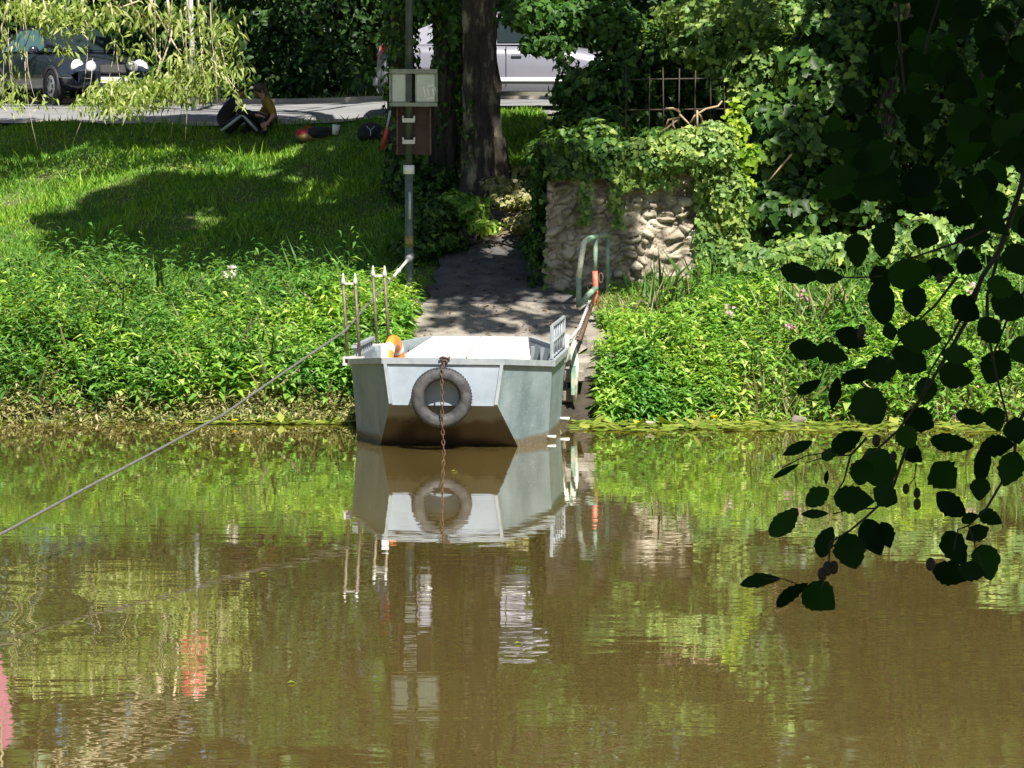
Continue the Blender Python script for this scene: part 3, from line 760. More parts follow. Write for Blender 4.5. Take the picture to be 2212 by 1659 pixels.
# tyre fender hanging at the bow
tc_ = P(441.5, 397.5, 31.585)
ty = MB()
prof = []
for i in range(28):
    a = 2 * PI * i / 28
    ca, sa = math.cos(a), math.sin(a)
    rr = .2445 + .0665 * (abs(ca) ** .75) * (1 if ca > 0 else -1)
    hh = .092 * (abs(sa) ** .75) * (1 if sa > 0 else -1)
    prof.append((rr, hh))
ty.lathe(prof, tc_, Vector((.06, -1, -.05)), 48, closed=True)
tyre = tag(ty.build("tyre", M['tyre']), "worn black rubber tyre hung as a fender on the punt's bow", "tyre")
tb = MB(); ax = Vector((.06, -1, -.05)).normalized()
for rr, hh in ((.285, .078), (.215, .083)): tb.lathe([(rr - .006, hh - .004), (rr, hh + .004), (rr + .006, hh - .004)], tc_, ax, 48)
for i in range(60):
    a = 2 * PI * i / 60; q = Vector((0, 0, 1)).rotation_difference(ax).to_matrix()
    tb.box(tc_ + q @ Vector((.309 * math.cos(a), .309 * math.sin(a), .03)), (.012, .008, .05), q @ Matrix.Rotation(a, 3, 'Z'))
tb.build("tread", M['black_rubber'], tyre)

# chains
def chain(name, pts, label, m, w=.02, pitch=.055, wire=.0055):
    pts = [Vector(p) for p in pts]; mb = MB(); seg = []
    for a, c in zip(pts[:-1], pts[1:]):
        k = max(1, round((c - a).length / pitch)); seg += [(a.lerp(c, i / k), a.lerp(c, (i + 1) / k)) for i in range(k)]
    for i, (a, c) in enumerate(seg):
        t = (c - a).normalized(); s1 = t.cross(Vector((.3, 1, .2))).normalized(); s2 = t.cross(s1)
        s_ = s1 if i % 2 else (s2 * .8 + s1 * .35).normalized()
        m_ = (a + c) / 2; L = (c - a).length / 2 + wire * 1.3
        loop = [m_ + t * (math.sin(x_) * (L - w) + (w if math.sin(x_) > 0 else -w) * abs(math.sin(x_))) + s_ * math.cos(x_) * w for x_ in np.linspace(0, 2 * PI, 10, endpoint=False)]
        mb.tube(loop, wire, 5, closed=True)
    return tag(mb.build(name, m), label, "chain")
c0 = bl(.02, -.10, .905)
chain("chain", [c0, P(441.6, 370, 31.47), P(442.3, 420, 31.455), P(444.5, 470, 31.44)], "thin rusty chain hanging from the bow cleat into the water", M['rust'], .016, .05)
# lifebuoy standing inside the port side
lb = MB(); lc = bl(-.66, .95, .775); la = Vector((.97, -.22, .05))
lb.lathe([(.255 + .078 * math.cos(a), .055 * math.sin(a)) for a in np.linspace(0, 2 * PI, 14, endpoint=False)], lc, la, 32, closed=True)
buoy = tag(lb.build("lifebuoy", M['orange']), "orange lifebuoy standing inside the punt behind the bow rim", "lifebuoy")
q = Vector((0, 0, 1)).rotation_difference(la.normalized()).to_matrix()
for a0 in (0.4, 1.97, 3.54, 5.11):
    pts = []
    vs = []; fs = []
    for i in range(5):
        a = a0 + .07 * i
        for j in range(14):
            bb = 2 * PI * j / 14; rr = .255 + .081 * math.cos(bb); vs.append(lc + q @ Vector((rr * math.cos(a), rr * math.sin(a), .058 * math.sin(bb))))
    for i in range(4):
        for j in range(14): fs.append((i * 14 + j, i * 14 + (j + 1) % 14, (i + 1) * 14 + (j + 1) % 14, (i + 1) * 14 + j))
    lb = MB(); lb.add(vs, fs, True); lb.build("white_band", M['white'], buoy)

# ferry cable from the pole across the river
cp = [Q(888, 553, 37.80), Q(862, 583, 36.9), Q(838, 612, 35.9), Q(790, 662, 34.2), Q(745, 715, 32.62), Q(620, 800, 30.2), Q(480, 897, 27.9), Q(330, 978, 26.0), Q(190, 1052, 24.5), Q(0, 1155, 22.7)]
d_ = cp[-1] - cp[-2]
cp += [cp[-1] + Vector((-1.35, -8.0, -.02)), cp[-1] + Vector((-2.6, -16, .55)), cp[-1] + Vector((-3.0, -19.5, 1.1))]
cb = tag(MB().tube(cp, .0125, 8).build("ferry_cable", M['cable']), "long steel ferry cable running from the pole across the river", "cable")
mb = MB()
a, c = cp[0], cp[2]
mb.tube([a.lerp(c, t) for t in (0, .1, .16, .22, .5, .56, .62, .75)], [.045, .045, .025, .02, .018, .032, .018, .016], 10)
mb.build("turnbuckle", M['galv'], cb)

# ================================================================== POLE WITH SIGN BOXES
pg = ground(409.5, 299); PX, PY = pg.x, 37.85; PZ0 = Hf(PX, PY)
pole = thing("signal_pole", "thin dark pole with two pale sign boxes beside the ramp", "pole", (PX, PY, PZ0 - .15))
def pz(py): return P(410, py, PY).z
def px_(px): return P(px, 100, PY).x
mb = MB(); mb.tube([(PX, PY, pz(165)), (PX + .01, PY, pz(0)), (PX + .01, PY, 8.4)], .045, 12); mb.build("upper_post", M['pole_dark'], pole)
mb = MB(); mb.tube([(PX - .01, PY, PZ0 - .2), (PX, PY, pz(255)), (PX, PY, pz(165))], [.075, .052, .05], 12); mb.build("lower_post", M['pole_grey'], pole)
mb = MB(); mb.tube([(PX + .012, PY - .05, pz(219)), (PX + .012, PY - .05, pz(192))], .016, 8); mb.build("highlight_strip", M['pole_white'], pole)  # thin pale rod added as the highlight down the pole
mb = MB(); mb.tube([(PX, PY, pz(247)), (PX, PY, pz(236))], .055, 12); mb.build("yellow_band", M['pole_yellow'], pole)
mb = MB(); mb.tube([(PX, PY, pz(174)), (PX, PY, pz(165))], .068, 14); mb.build("collar", M['white'], pole)
mb = MB(); mb.tube([(PX, PY, PZ0 - .2), (PX, PY, PZ0 + .04)], .12, 10); mb.build("footing", M['concrete'], pole)
# boxes
fx0, fx1 = px_(390), px_(437.6); zt, zb = pz(70), pz(106); yb = PY - .10
for (a, c, lab) in ((391.5, 410.0, 0), (415.5, 436.5, 1)):
    x0, x1 = px_(a), px_(c)
    mb = MB(); mb.box(((x0 + x1) / 2, yb, (zt + zb) / 2), (x1 - x0, .10, (zt - zb) * .84), bevel=.02)
    sbx = mb.build("sign_box", M['sign_panel'], pole)
    if lab:
        mb = MB(); cx, cz = px_(431), pz(92)
        fr = Matrix.Rotation(R(-10), 3, 'Y')
        for dx in (-.030, .030):
            mb.box((cx + dx, yb - .053, cz), (.016, .008, .085), fr)
        mb.box((cx, yb - .053, cz + .075), (.085, .008, .018), fr); mb.box((cx, yb - .053, cz - .075), (.085, .008, .018), fr)
        mb.box((cx - .075, yb - .053, cz), (.014, .008, .13), fr)
        mb.box((cx + .062, yb - .053, cz), (.014, .008, .13), fr)
        mb.build("number_sticker", M['white'], sbx)
mb = MB()
mb.box(((fx0 + fx1) / 2, yb, zt - .018), (fx1 - fx0, .15, .055)); mb.box(((fx0 + fx1) / 2, yb, zb + .018), (fx1 - fx0, .15, .045))
mb.box((fx1 - .008, yb, (zt + zb) / 2), (.022, .13, zt - zb - .1)); mb.box((fx0 + .008, yb, (zt + zb) / 2), (.022, .13, zt - zb - .1))
mb.build("sign_frame", M['sign_frame'], pole)
mb = MB(); mb.box((PX + .005, yb - .035, (zt + zb) / 2), (.075, .05, zt - zb - .11)); mb.build("divider", M['pole_dark'], pole)
bx0, bx1 = px_(396), px_(431)
mb = MB(); mb.box(((bx0 + bx1) / 2, PY + .10, (pz(107) + pz(155)) / 2), (bx1 - bx0, .03, pz(107) - pz(155)))
brd = mb.build("rusty_board", M['sign_board'], pole)
for xx in (bx1 - .012, bx0 + .012): MB().box((xx, PY + .07, (pz(107) + pz(155)) / 2), (.02, .03, pz(107) - pz(155))).build("edge_strip", M['rust'], brd)
for py in (119.5, 141):
    mb = MB(); z = pz(py); mb.box((PX, PY - .06, z - .01), (.15, .02, .05))
    for s in (-1, 1): mb.box((PX + s * .068, PY - .01, z + .02), (.018, .11, .05))
    mb.build("clamp", M['galv'], pole)

# ================================================================== HANDRAIL
hr = thing("handrail", "bent pipe handrail with peeling green paint and one red post beside the stone wall", "railing", (1.05, 37.6, 1.0))
def A(zx, zy, Y): return P((zx / 3.687 + 2050) / 3.9375, (zy / 3.687 + 850) / 3.9375, Y)
Y1, Y2, Y3 = 37.1, 37.5, 38.05
mb = MB(); mb.tube([A(845, 1330, Y1), A(842, 900, Y1)], .033, 10); mb.build("front_post", M['green_rail'], hr)
mb = MB(); mb.tube([A(842, 900, Y1), A(880, 620, Y1), A(915, 400, Y1), A(935, 372, Y1 + .03)], .034, 10); mb.build("bleached_bend", M['cream_rail'], hr)
mb = MB(); mb.tube([A(930, 375, Y1 + .02), A(1000, 330, Y1 + .2), A(1100, 300, Y1 + .42), A(1200, 282, Y3 - .2), A(1275, 290, Y3)], .034, 10); mb.build("top_rail", M['green_rail'], hr)
mb = MB(); mb.tube([A(1262, 300, Y3), A(1262, 700, Y3), A(1268, 1400, Y3)], .026, 10); mb.build("rear_post", M['green_rail'], hr)
mb = MB(); mb.tube([A(1090, 310, Y2), A(1080, 800, Y2)], .028, 10); mb.build("inner_post", M['green_rail'], hr)
mb = MB(); mb.tube([A(1080, 800, Y2), A(1085, 1000, Y2), A(1085, 1500, Y2)], [.034, .036, .042], 10); mb.build("red_post", M['red_rail'], hr)
mb = MB(); mb.tube([A(1090, 1050, Y2 - .06), A(980, 1150, Y1 + .1), A(880, 1270, Y1 - .05)], .036, 10); mb.build("brace", M['green_rail'], hr)
mb = MB().tube([A(1010, 1030, Y2) + Vector((math.cos(a) * .035, 0, math.sin(a) * .045)) for a in np.linspace(0, 2 * PI, 14, endpoint=False)], .008, 6, closed=True); mb.build("ring", M['rust'], hr)
mb = MB().tube([A(1165, 900, Y2) + Vector((math.cos(a) * .025, 0, math.sin(a) * .06)) for a in np.linspace(0, 2 * PI, 14, endpoint=False)], .008, 6, closed=True)
mb.build("ring", M['rust'], hr)
# mooring spar + chain from the red post to the boat
sp0, sp1 = P(592, 304, 37.3), bl(1.13, 2.75, .93)
tag(MB().tube([sp0, sp0.lerp(sp1, .5) - Vector((0, 0, .02)), sp1], .022, 8).build("mooring_spar", M['rust']), "rusty brown spar sloping from the red post to the punt", "spar")
q0 = A(1000, 1230, 37.0)
chain("chain", [q0, q0.lerp(bl(1.05, 3.1, .95), .35) - Vector((.0, 0, .02)), q0.lerp(bl(1.05, 3.1, .95), .7) - Vector((0, 0, .03)), bl(1.02, 2.95, .93)], "grey mooring chain beside the rusty spar", M['galv'], .016, .055, .005)

# ================================================================== LANDING STAGE
ls = thing("landing_stage", "crumbling concrete landing stage with steel posts right of the punt", "landing stage", (1.0, 34.9, .3))
def B(zx, zy, Y): return P(520.6 + zx * .07655, 317.5 + zy * .07655, Y)
mb = MB()
a = B(570, 690, 34.75); c = B(835, 850, 34.75)
mb.box(((a.x + c.x) / 2, 35.0, (a.z + c.z) / 2), (c.x - a.x, .5, a.z - c.z), bevel=.02); mb.build("beam", M['concrete'], ls)
mb = MB(); a = B(540, 950, 34.7); c = B(700, 1110, 34.7)
mb.box(((a.x + c.x) / 2, 35.0, (a.z + c.z) / 2), (c.x - a.x, .55, a.z - c.z), bevel=.02); mb.build("lower_block", M['concrete_wet'], ls)
mb = MB()
for s_, (xx, yy, zz, sx_, sy_, sz_) in enumerate([(.83, 35.55, .40, .30, .7, .5), (1.05, 35.65, .42, .34, .6, .55), (1.0, 36.3, .55, .45, .7, .6)]):
    mb.box((xx, yy, zz), (sx_, sy_, sz_), R(4 * s_), bevel=.05)
mb.build("quay_block", M['concrete'], ls)
mb = MB(); a = B(640, 240, 34.72); c = B(700, 240, 34.72); d = B(660, 640, 34.6); e = B(725, 640, 34.6); f1 = B(660, 1010, 34.58); g1 = B(705, 1015, 34.58)
mb.plate([a, c, e, d], .03); mb.plate([d, e, g1, f1], .03)
mb.build("steel_post", M['green_rail'], ls)
mb = MB(); mb.tube([B(700, 300, 34.7), B(735, 620, 34.62), B(715, 1110, 34.6)], .022, 6); mb.tube([B(610, 230, 34.9), B(585, 430, 34.85), B(520, 820, 34.8)], .03, 6)
mb.build("bent_pipe", M['cream_rail'], ls)
# ================================================================== STONE WALL
sm, nt, b = new_mat("rubble_limestone")
b.inputs["Roughness"].default_value = .95; b.inputs["Specular IOR Level"].default_value = .2
at = nt.nodes.new("ShaderNodeAttribute"); at.attribute_name = "gap"
tc = nt.nodes.new("ShaderNodeTexCoord")
n = nt.nodes.new("ShaderNodeTexNoise"); n.inputs["Scale"].default_value = 5; n.inputs["Detail"].default_value = 8; nt.links.new(tc.outputs["Object"], n.inputs[0])
r = ramp(nt, [(.3, (.17, .145, .11)), (.5, (.34, .295, .225)), (.72, (.54, .485, .395))]); nt.links.new(n.outputs["Fac"], r.inputs[0])
mx = nt.nodes.new("ShaderNodeMix"); mx.data_type = 'RGBA'; nt.links.new(at.outputs["Fac"], mx.inputs[0]); nt.links.new(r.outputs[0], mx.inputs[6]); mx.inputs[7].default_value = (.07, .055, .04, 1)
nt.links.new(mx.outputs[2], b.inputs["Base Color"])
n2 = nt.nodes.new("ShaderNodeTexNoise"); n2.inputs["Scale"].default_value = 28; n2.inputs["Detail"].default_value = 6; nt.links.new(tc.outputs["Object"], n2.inputs[0])
bp = nt.nodes.new("ShaderNodeBump"); bp.inputs["Strength"].default_value = .8; bp.inputs["Distance"].default_value = .02; nt.links.new(n2.outputs["Fac"], bp.inputs["Height"]); nt.links.new(bp.outputs[0], b.inputs["Normal"])
pathw = [Vector((.80, 42.6, 0)), Vector((.37, 38.3, 0)), Vector((2.75, 38.9, 0))]
def wall_path(s):
    l0 = (pathw[1] - pathw[0]).length
    if s < l0: t = s / l0; a, c = pathw[0], pathw[1]
    else: t = (s - l0) / (pathw[2] - pathw[1]).length; a, c = pathw[1], pathw[2]
    d = (c - a).normalized(); return a.lerp(c, t), Vector((d.y, -d.x, 0))
l0 = (pathw[1] - pathw[0]).length; l1 = (pathw[2] - pathw[1]).length
ss = np.concatenate([np.linspace(0, l0 - .1, 110), np.linspace(l0 - .08, l0 + .1, 10), np.linspace(l0 + .12, l0 + l1, 130)])
zs = np.linspace(.7, 2.9, 112)
wv, wg = [], []
for s_ in ss:
    p, nr = wall_path(s_)
    if abs(s_ - l0) < .1:
        n1_ = Vector((pathw[1] - pathw[0])[:2] + (0,)).normalized(); n1_ = Vector((n1_.y, -n1_.x, 0)); n2_ = (pathw[2] - pathw[1]).normalized(); n2_ = Vector((n2_.y, -n2_.x, 0))
        nr = n1_.lerp(n2_, (s_ - l0 + .1) / .2).normalized()
    u = s_ - l0
    for z in zs:
        rough = float(sstep(.6, 1.3, u) * (1 - sstep(2.0, 2.4, z)))
        w1_ = noise.noise(Vector((s_ * 2, z * 2, 3.1))) * .9 + .3 * noise.noise(Vector((s_ * 6, z * 6, 5)))
        q = Vector((s_ * 5.6 + w1_, z * 11 + w1_ * 1.4 + .3 * math.sin(s_ * 2), 1.7))
        d, pts = noise.voronoi(q)
        e = d[1] - d[0]
        stone = min(1, e / .30); stone = stone * stone * (3 - 2 * stone)
        tilt = noise.cell(pts[0] * 3.1) - .3
        h = (.050 + .032 * rough) * stone + (.035 + .05 * rough) * tilt * stone + (.055 - .02 * rough) * noise.fractal(Vector((s_ * 5, z * 5, 0)), 1, 2, 4)
        lean = -.085 * (z - .9)
        pp = p + nr * (h + lean); wv.append((pp.x, pp.y, z + .02 * noise.noise(Vector((s_ * 4, z * 3, 8)))))
        wg.append((1 - min(1, e / (.10 + .06 * noise.noise(Vector((s_ * 3, z * 3, 2)))))) * (.75 + .25 * rough))
    for k_ in (.12, .45):
        pp = p - nr * k_; wv.append((pp.x, pp.y, 2.9 + .08 * noise.noise(Vector((s_ * 3, k_ * 4, 1))))); wg.append(.3)
nz = len(zs) + 2; ns = len(ss)
i, j = np.meshgrid(np.arange(ns - 1), np.arange(nz - 1), indexing='ij'); a = (i * nz + j).ravel()
me = mesh_np("stone_wall", wv, np.stack([a, a + nz, a + nz + 1, a + 1], 1), False)
at_ = me.attributes.new("gap", 'FLOAT', 'POINT'); at_.data.foreach_set("value", np.array(wg, np.float32))
tag(link("stone_wall", me, sm), "crumbling rubble stone wall beside the ramp", "wall")
# rubble stones lying at the wall foot
for i_, (x, y, r_, lab) in enumerate([(2155, 1.0, .10, None)]): pass

# ================================================================== VEGETATION WITH A PLACE OF ITS OWN
def cl(L, x, y, Y, rx, ry, rd, n, size, **k):
    c = Q(x, y, Y); s = FPX / Y
    L.clump(c, (rx * K / s, rd, ry * K / s), n, size, **k)
SUNV = np.array(SUN)
# ivy over the wall
iv = Leaves()
def wallivy(L, u0, u1, z0, z1, n, size, off=.09):
    u = rng.uniform(u0, u1, n); z = rng.uniform(z0, z1, n)
    p = []; nn = []
    for a_, c_ in zip(u, z):
        q, nr = wall_path(l0 + a_); p.append((q + nr * (off + random.uniform(0, .14) - .06 * (c_ - .7)))[:2] + (c_,)); nn.append(nr[:])
    p = np.array(p); nn = np.array(nn) * .8 + np.array([0, 0, .55]) + rand_unit(n) * .6
    ax = np.stack([rng.normal(size=n) * .6, -.2 + 0 * u, -1 + 0 * u], 1)
    L.put(lobed_arrays(p, ax, nn, size * rng.uniform(.6, 1.4, n), size * rng.uniform(.7, 1.3, n)))
wallivy(iv, -4.3, -.05, 1.9, 3.1, 2600, .085)
wallivy(iv, -4.3, -.9, .9, 2.2, 1500, .08)
wallivy(iv, -.1, .9, 2.64, 3.1, 600, .085)
wallivy(iv, -.25, .02, 1.2, 2.5, 260, .07)
cl(iv, 1235, 340, 38.8, 62, 32, .4, 700, .085)
cl(iv, 1330, 328, 38.8, 70, 32, .4, 700, .085)
cl(iv, 1210, 330, 39.8, 70, 50, .5, 900, .09); cl(iv, 1290, 290, 39.4, 60, 30, .4, 400, .09); cl(iv, 1180, 390, 39.2, 40, 40, .4, 400, .08); cl(iv, 1420, 300, 39.2, 40, 26, .3, 260, .09)
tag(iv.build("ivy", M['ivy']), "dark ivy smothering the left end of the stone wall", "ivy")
iv = Leaves()
cl(iv, 1470, 300, 38.7, 50, 22, .3, 420, .08, toward=(0, -.6, 0)); cl(iv, 1540, 290, 38.7, 45, 26, .3, 420, .08, toward=(0, -.6, 0)); cl(iv, 1390, 318, 38.7, 40, 20, .3, 260, .08, toward=(0, -.6, 0))
cl(iv, 1500, 332, 38.65, 95, 36, .40, 1100, .075, toward=(0, -.6, 0))
cl(iv, 1410, 345, 38.6, 50, 35, .3, 420, .07, toward=(0, -.6, 0))
cl(iv, 1572, 420, 38.75, 48, 75, .25, 1000, .07, toward=(0, -.8, 0))
cl(iv, 1575, 530, 38.85, 42, 60, .2, 700, .065, toward=(0, -.8, 0))
cl(iv, 1515, 385, 38.65, 22, 40, .15, 160, .06, toward=(0, -.8, 0))
wallivy(iv, .9, 1.7, 2.5, 2.95, 340, .075)
wallivy(iv, 2.12, 2.6, 1.2, 2.95, 900, .075)
for u_, z_ in ((.55, 2.05), (.95, 2.0), (2.05, 1.5), (2.15, 1.0)): wallivy(iv, u_ - .07, u_ + .07, z_, 2.7, int(150 * (2.7 - z_)), .07, .05)
tag(iv.build("ivy", M['ivy_sun_tone']), "ivy with sunlight put into its leaf colour tumbling over the right end of the stone wall", "ivy")
iv = Leaves()
cl(iv, 1590, 270, 38.9, 22, 55, .2, 110, .10, toward=(0, -.6, 0)); cl(iv, 1615, 340, 38.8, 28, 30, .2, 50, .11, toward=(0, -.6, 0)); cl(iv, 1600, 400, 38.7, 30, 40, .2, 26, .12, toward=(0, -.6, 0))
tag(iv.build("vine", M['vine']), "yellow green vine leaves at the right corner of the wall", "vine")
# brown rooty soil showing through
def bush(name, label, cat, specs, m, size, stems=None, stem_m='bark_dark', group=None, **k):
    c0_ = Q(specs[0][0], specs[0][1], specs[0][2]); gz = Hf(c0_.x, c0_.y)
    t = thing(name, label, cat, (c0_.x, c0_.y, gz - .05), group=group)
    L = Leaves()
    for sp in specs: cl(L, *sp[:6], sp[6], sp[7] if len(sp) > 7 else size, **k)
    L.build("foliage", m, t)
    mb = MB()
    for sp in specs:
        c_ = Q(sp[0], sp[1], sp[2]); limb(mb, (c0_.x + random.uniform(-.2, .2), c0_.y, gz - .05), c_, .035, .008, 1.0, 6, 5)
    mb.build("stem", M[stem_m], t)
    return t
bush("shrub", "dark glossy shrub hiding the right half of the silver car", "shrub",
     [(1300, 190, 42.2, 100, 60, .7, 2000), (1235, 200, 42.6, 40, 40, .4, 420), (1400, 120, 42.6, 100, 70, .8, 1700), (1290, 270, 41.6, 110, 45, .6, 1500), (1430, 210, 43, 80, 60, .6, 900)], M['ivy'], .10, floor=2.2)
bush("shrub", "leafy shrub with sunlit speckle put into its leaf colour high above the wall", "shrub",
     [(1540, 90, 41.6, 110, 70, .8, 1150), (1640, 150, 41.0, 80, 90, .7, 900), (1500, 30, 42, 90, 50, .8, 650), (1660, 40, 41.4, 110, 60, .9, 900), (1580, 190, 41, 50, 40, .4, 260)], M['ivy_sun_tone'], .10)
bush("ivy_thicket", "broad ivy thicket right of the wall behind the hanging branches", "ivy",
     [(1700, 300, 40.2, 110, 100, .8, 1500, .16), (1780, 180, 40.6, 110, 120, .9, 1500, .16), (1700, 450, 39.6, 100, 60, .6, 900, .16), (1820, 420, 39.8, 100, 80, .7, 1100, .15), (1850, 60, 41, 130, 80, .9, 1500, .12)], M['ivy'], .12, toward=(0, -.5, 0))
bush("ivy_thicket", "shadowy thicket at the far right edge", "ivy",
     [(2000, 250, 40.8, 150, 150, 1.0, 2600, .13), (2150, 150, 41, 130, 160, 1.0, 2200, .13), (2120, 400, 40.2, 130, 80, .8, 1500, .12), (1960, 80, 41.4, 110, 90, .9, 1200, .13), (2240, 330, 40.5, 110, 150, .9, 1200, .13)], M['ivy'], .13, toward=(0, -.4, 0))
bush("bramble", "sunlit bramble on the bank under the thicket", "bramble",
     [(1650, 565, 38.6, 90, 30, .5, 600, .12), (1760, 545, 38.8, 110, 36, .5, 700, .12), (2130, 480, 38.9, 90, 60, .5, 900, .12), (2010, 520, 38.8, 100, 50, .5, 800, .12), (1890, 540, 38.9, 80, 40, .5, 600, .12), (2180, 400, 39.4, 80, 60, .5, 700, .12)], M['ivy_sun_tone'], .10, toward=(0, -.5, 0))

bush("shrub", "black shaded shrub behind the iron railing", "shrub", [(1470, 190, 42.4, 120, 90, .5, 2400), (1400, 260, 42.2, 60, 60, .4, 700), (1540, 260, 42.2, 60, 50, .4, 700)], M['hedge'], .11, floor=2.2)  # near-black leaves stand in for the shade of the gap
# herbs fringing the path
bush("herb_clump", "sunlit yellow green herbs at the foot of the tree trunk", "plant", [(1010, 452, 40.6, 45, 30, .3, 420, .085), (975, 440, 40.7, 35, 25, .3, 240, .085), (1050, 490, 40.2, 35, 16, .3, 200, .075)], M['weed'], .08, floor=1.2)
bush("herb_clump", "dry golden herbs on the slope between trunk and wall", "plant", [(1115, 430, 41.2, 62, 24, .4, 520, .07), (1140, 480, 40.6, 50, 20, .3, 420, .07), (1090, 400, 41.8, 50, 18, .3, 300, .07), (1130, 370, 42.6, 45, 14, .3, 220, .07)], M['dry'], .07, floor=1.2)
bush("ivy_mound", "dark ivy mound between the sign pole and the ramp", "ivy", [(930, 470, 40.4, 60, 45, .4, 900, .08), (900, 540, 39.6, 50, 30, .4, 600, .08), (960, 520, 39.9, 50, 22, .3, 420, .07), (1150, 530, 39.4, 30, 24, .3, 240, .07)], M['ivy'], .08, floor=1.2)
bush("shrub", "dark leaf backing added for the shaded gaps of the speckled shrub", "shrub", [(1600, 100, 43.2, 160, 110, .4, 2600), (1720, 140, 42.8, 130, 120, .4, 1800)], M['hedge'], .13, floor=2.2)  # near-black leaves added as shaded depth between the leaves in front
# dark wood and hedge beyond the road
def edge_far(x): return 54.3 + np.interp(x, [-14, -9, -4, 0, 4, 20], [10, 9, 3, 0, -2, -2.5])
hd = Leaves()
n_ = 42000
x = rng.uniform(-17, 14, n_); zz = rng.random(n_) ** .9 * 5.4
bulge = .45 * np.sin(x * 1.9 + zz * 1.3) + .3 * np.sin(x * 4.1 - zz * 2.4)
y = edge_far(x) + 1.5 + rng.uniform(0, .7, n_) - bulge * .6 + .12 * zz
p = np.stack([x, y, H(x, y) + .05 + zz], 1)
nn = np.array([0, -.8, .5]) + rand_unit(n_) * .7
ax = np.cross(nn, rand_unit(n_)); ax[:, 2] -= .4
Lg = .15 * rng.uniform(.6, 1.4, n_)
hd.put(leaf_arrays(p, ax, nn, Lg, Lg * .62))
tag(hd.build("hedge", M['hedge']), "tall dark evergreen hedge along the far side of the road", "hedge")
wd = Leaves()
n_ = 48000
x = rng.uniform(-34, 34, n_); y = 57.5 + np.interp(x, [-14, -9, -4, 0, 4, 20], [10, 9, 3, 0, -2, -4]) + rng.uniform(0, 5, n_); zz = rng.random(n_) * 22
p = np.stack([x, y, H(x, y) + zz], 1)
nn = np.array([0, -.7, .5]) + rand_unit(n_) * .8; ax = np.cross(nn, rand_unit(n_))
wd.put(leaf_arrays(p, ax, nn, .75 * rng.uniform(.6, 1.4, n_), .5 * rng.uniform(.6, 1.4, n_)))
n_ = 9000
x = rng.uniform(3.0, 16, n_); y = rng.uniform(43.5, 50, n_); zz = rng.random(n_) * 7
p = np.stack([x, y, H(x, y) + zz], 1); nn = np.array([0, -.7, .5]) + rand_unit(n_) * .8; ax = np.cross(nn, rand_unit(n_))
wd.put(leaf_arrays(p, ax, nn, .35 * rng.uniform(.6, 1.4, n_), .25 * rng.uniform(.6, 1.4, n_)))
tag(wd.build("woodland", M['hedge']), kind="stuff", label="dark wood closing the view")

# ---------------------------------------------------------------- trees whose crowns throw the shade
def up_sun(px, py, zc):
    g_ = ground(px * K, py * K); t = (zc - g_.z) / SUN.z
    return g_ + SUN * t
class Crown:
    def __init__(s): s.L = Leaves(); s.c = []
    def add(s, c, rad, n, size=.20): s.L.clump(c, rad, n, size, shell=.2, wid=.62); s.c.append(Vector(c))
    def shade(s, x, y, zc, r, n, flat=.5): c = up_sun(x, y, zc); s.add(c, (r, r * 1.25, r * flat), n)
def bark_trunk(pts, radii, n=72, sub=16):
    """trunk with ridged, knobbly bark in its surface"""
    P_, R_ = [], []
    for (a, c, r0_, r1_) in zip(pts[:-1], pts[1:], radii[:-1], radii[1:]):
        for i in range(sub): P_.append(Vector(a).lerp(Vector(c), i / sub)); R_.append(r0_ + (r1_ - r0_) * i / sub)
    P_.append(Vector(pts[-1])); R_.append(radii[-1]); mb = MB(); vs = []
    for p, r_ in zip(P_, R_):
        for j in range(n):
            a = 2 * PI * j / n; d = Vector((math.cos(a), math.sin(a), 0))
            q = p + d * r_
            rid = abs(noise.noise(Vector((d.x * 5, d.y * 5, q.z * .9)))) ; kn = noise.fractal(Vector((d.x * 2.2, d.y * 2.2, q.z * 2.2)), 1, 2, 5); lobe = math.cos(a * 5 + 1.3) * max(0, r_ - .24) * .5
            vs.append(q + d * (r_ * (.30 * (rid - .25) + .16 * kn) + lobe))
    k = len(P_)
    mb.add(vs, [(i * n + j, i * n + (j + 1) % n, (i + 1) * n + (j + 1) % n, (i + 1) * n + j) for i in range(k - 1) for j in range(n)], True)
    return mb
def tree(name, label, cat, base, pts, radii, crown, bark, ivy=None, forks=None):
    t = thing(name, label, cat, base)
    mb = bark_trunk(pts, radii)
    if forks:
        for f_ in forks: mb.tube(f_[0], f_[1], 10)
    mb.build("trunk", bark, t)
    top = Vector(pts[-1]); mb = MB()
    for c in crown.c[::7]: limb(mb, Vector(pts[-1 - (random.random() < .4)]), c, .09, .015, .7, 7, 6)
    mb.build("limb", bark, t)
    crown.L.build("crown", M['crown'], t)
    if ivy is not None: ivy.build("trunk_ivy", M['ivy'], t)
    return t
def trunk_ivy(pts, rad, n, size=.09):
    L = Leaves(); pts = [Vector(p) for p in pts]; P_ = []; N_ = []
    for _ in range(n):
        k_ = random.randrange(len(pts) - 1); q = pts[k_].lerp(pts[k_ + 1], random.random()); a = random.uniform(0, 2 * PI)
        d = Vector((math.cos(a), math.sin(a), 0)); P_.append(q + d * rad * random.uniform(.8, 1.45)); N_.append(d * .9 + Vector((0, 0, .4)))
    P_ = np.array(P_); N_ = np.array(N_) + rand_unit(n) * .5
    ax = np.stack([rng.normal(size=n) * .5, rng.normal(size=n) * .5, -np.ones(n)], 1)
    L.put(leaf_arrays(P_, ax, N_, size * rng.uniform(.6, 1.4, n), size * .9, .12, .1, .38)); return L

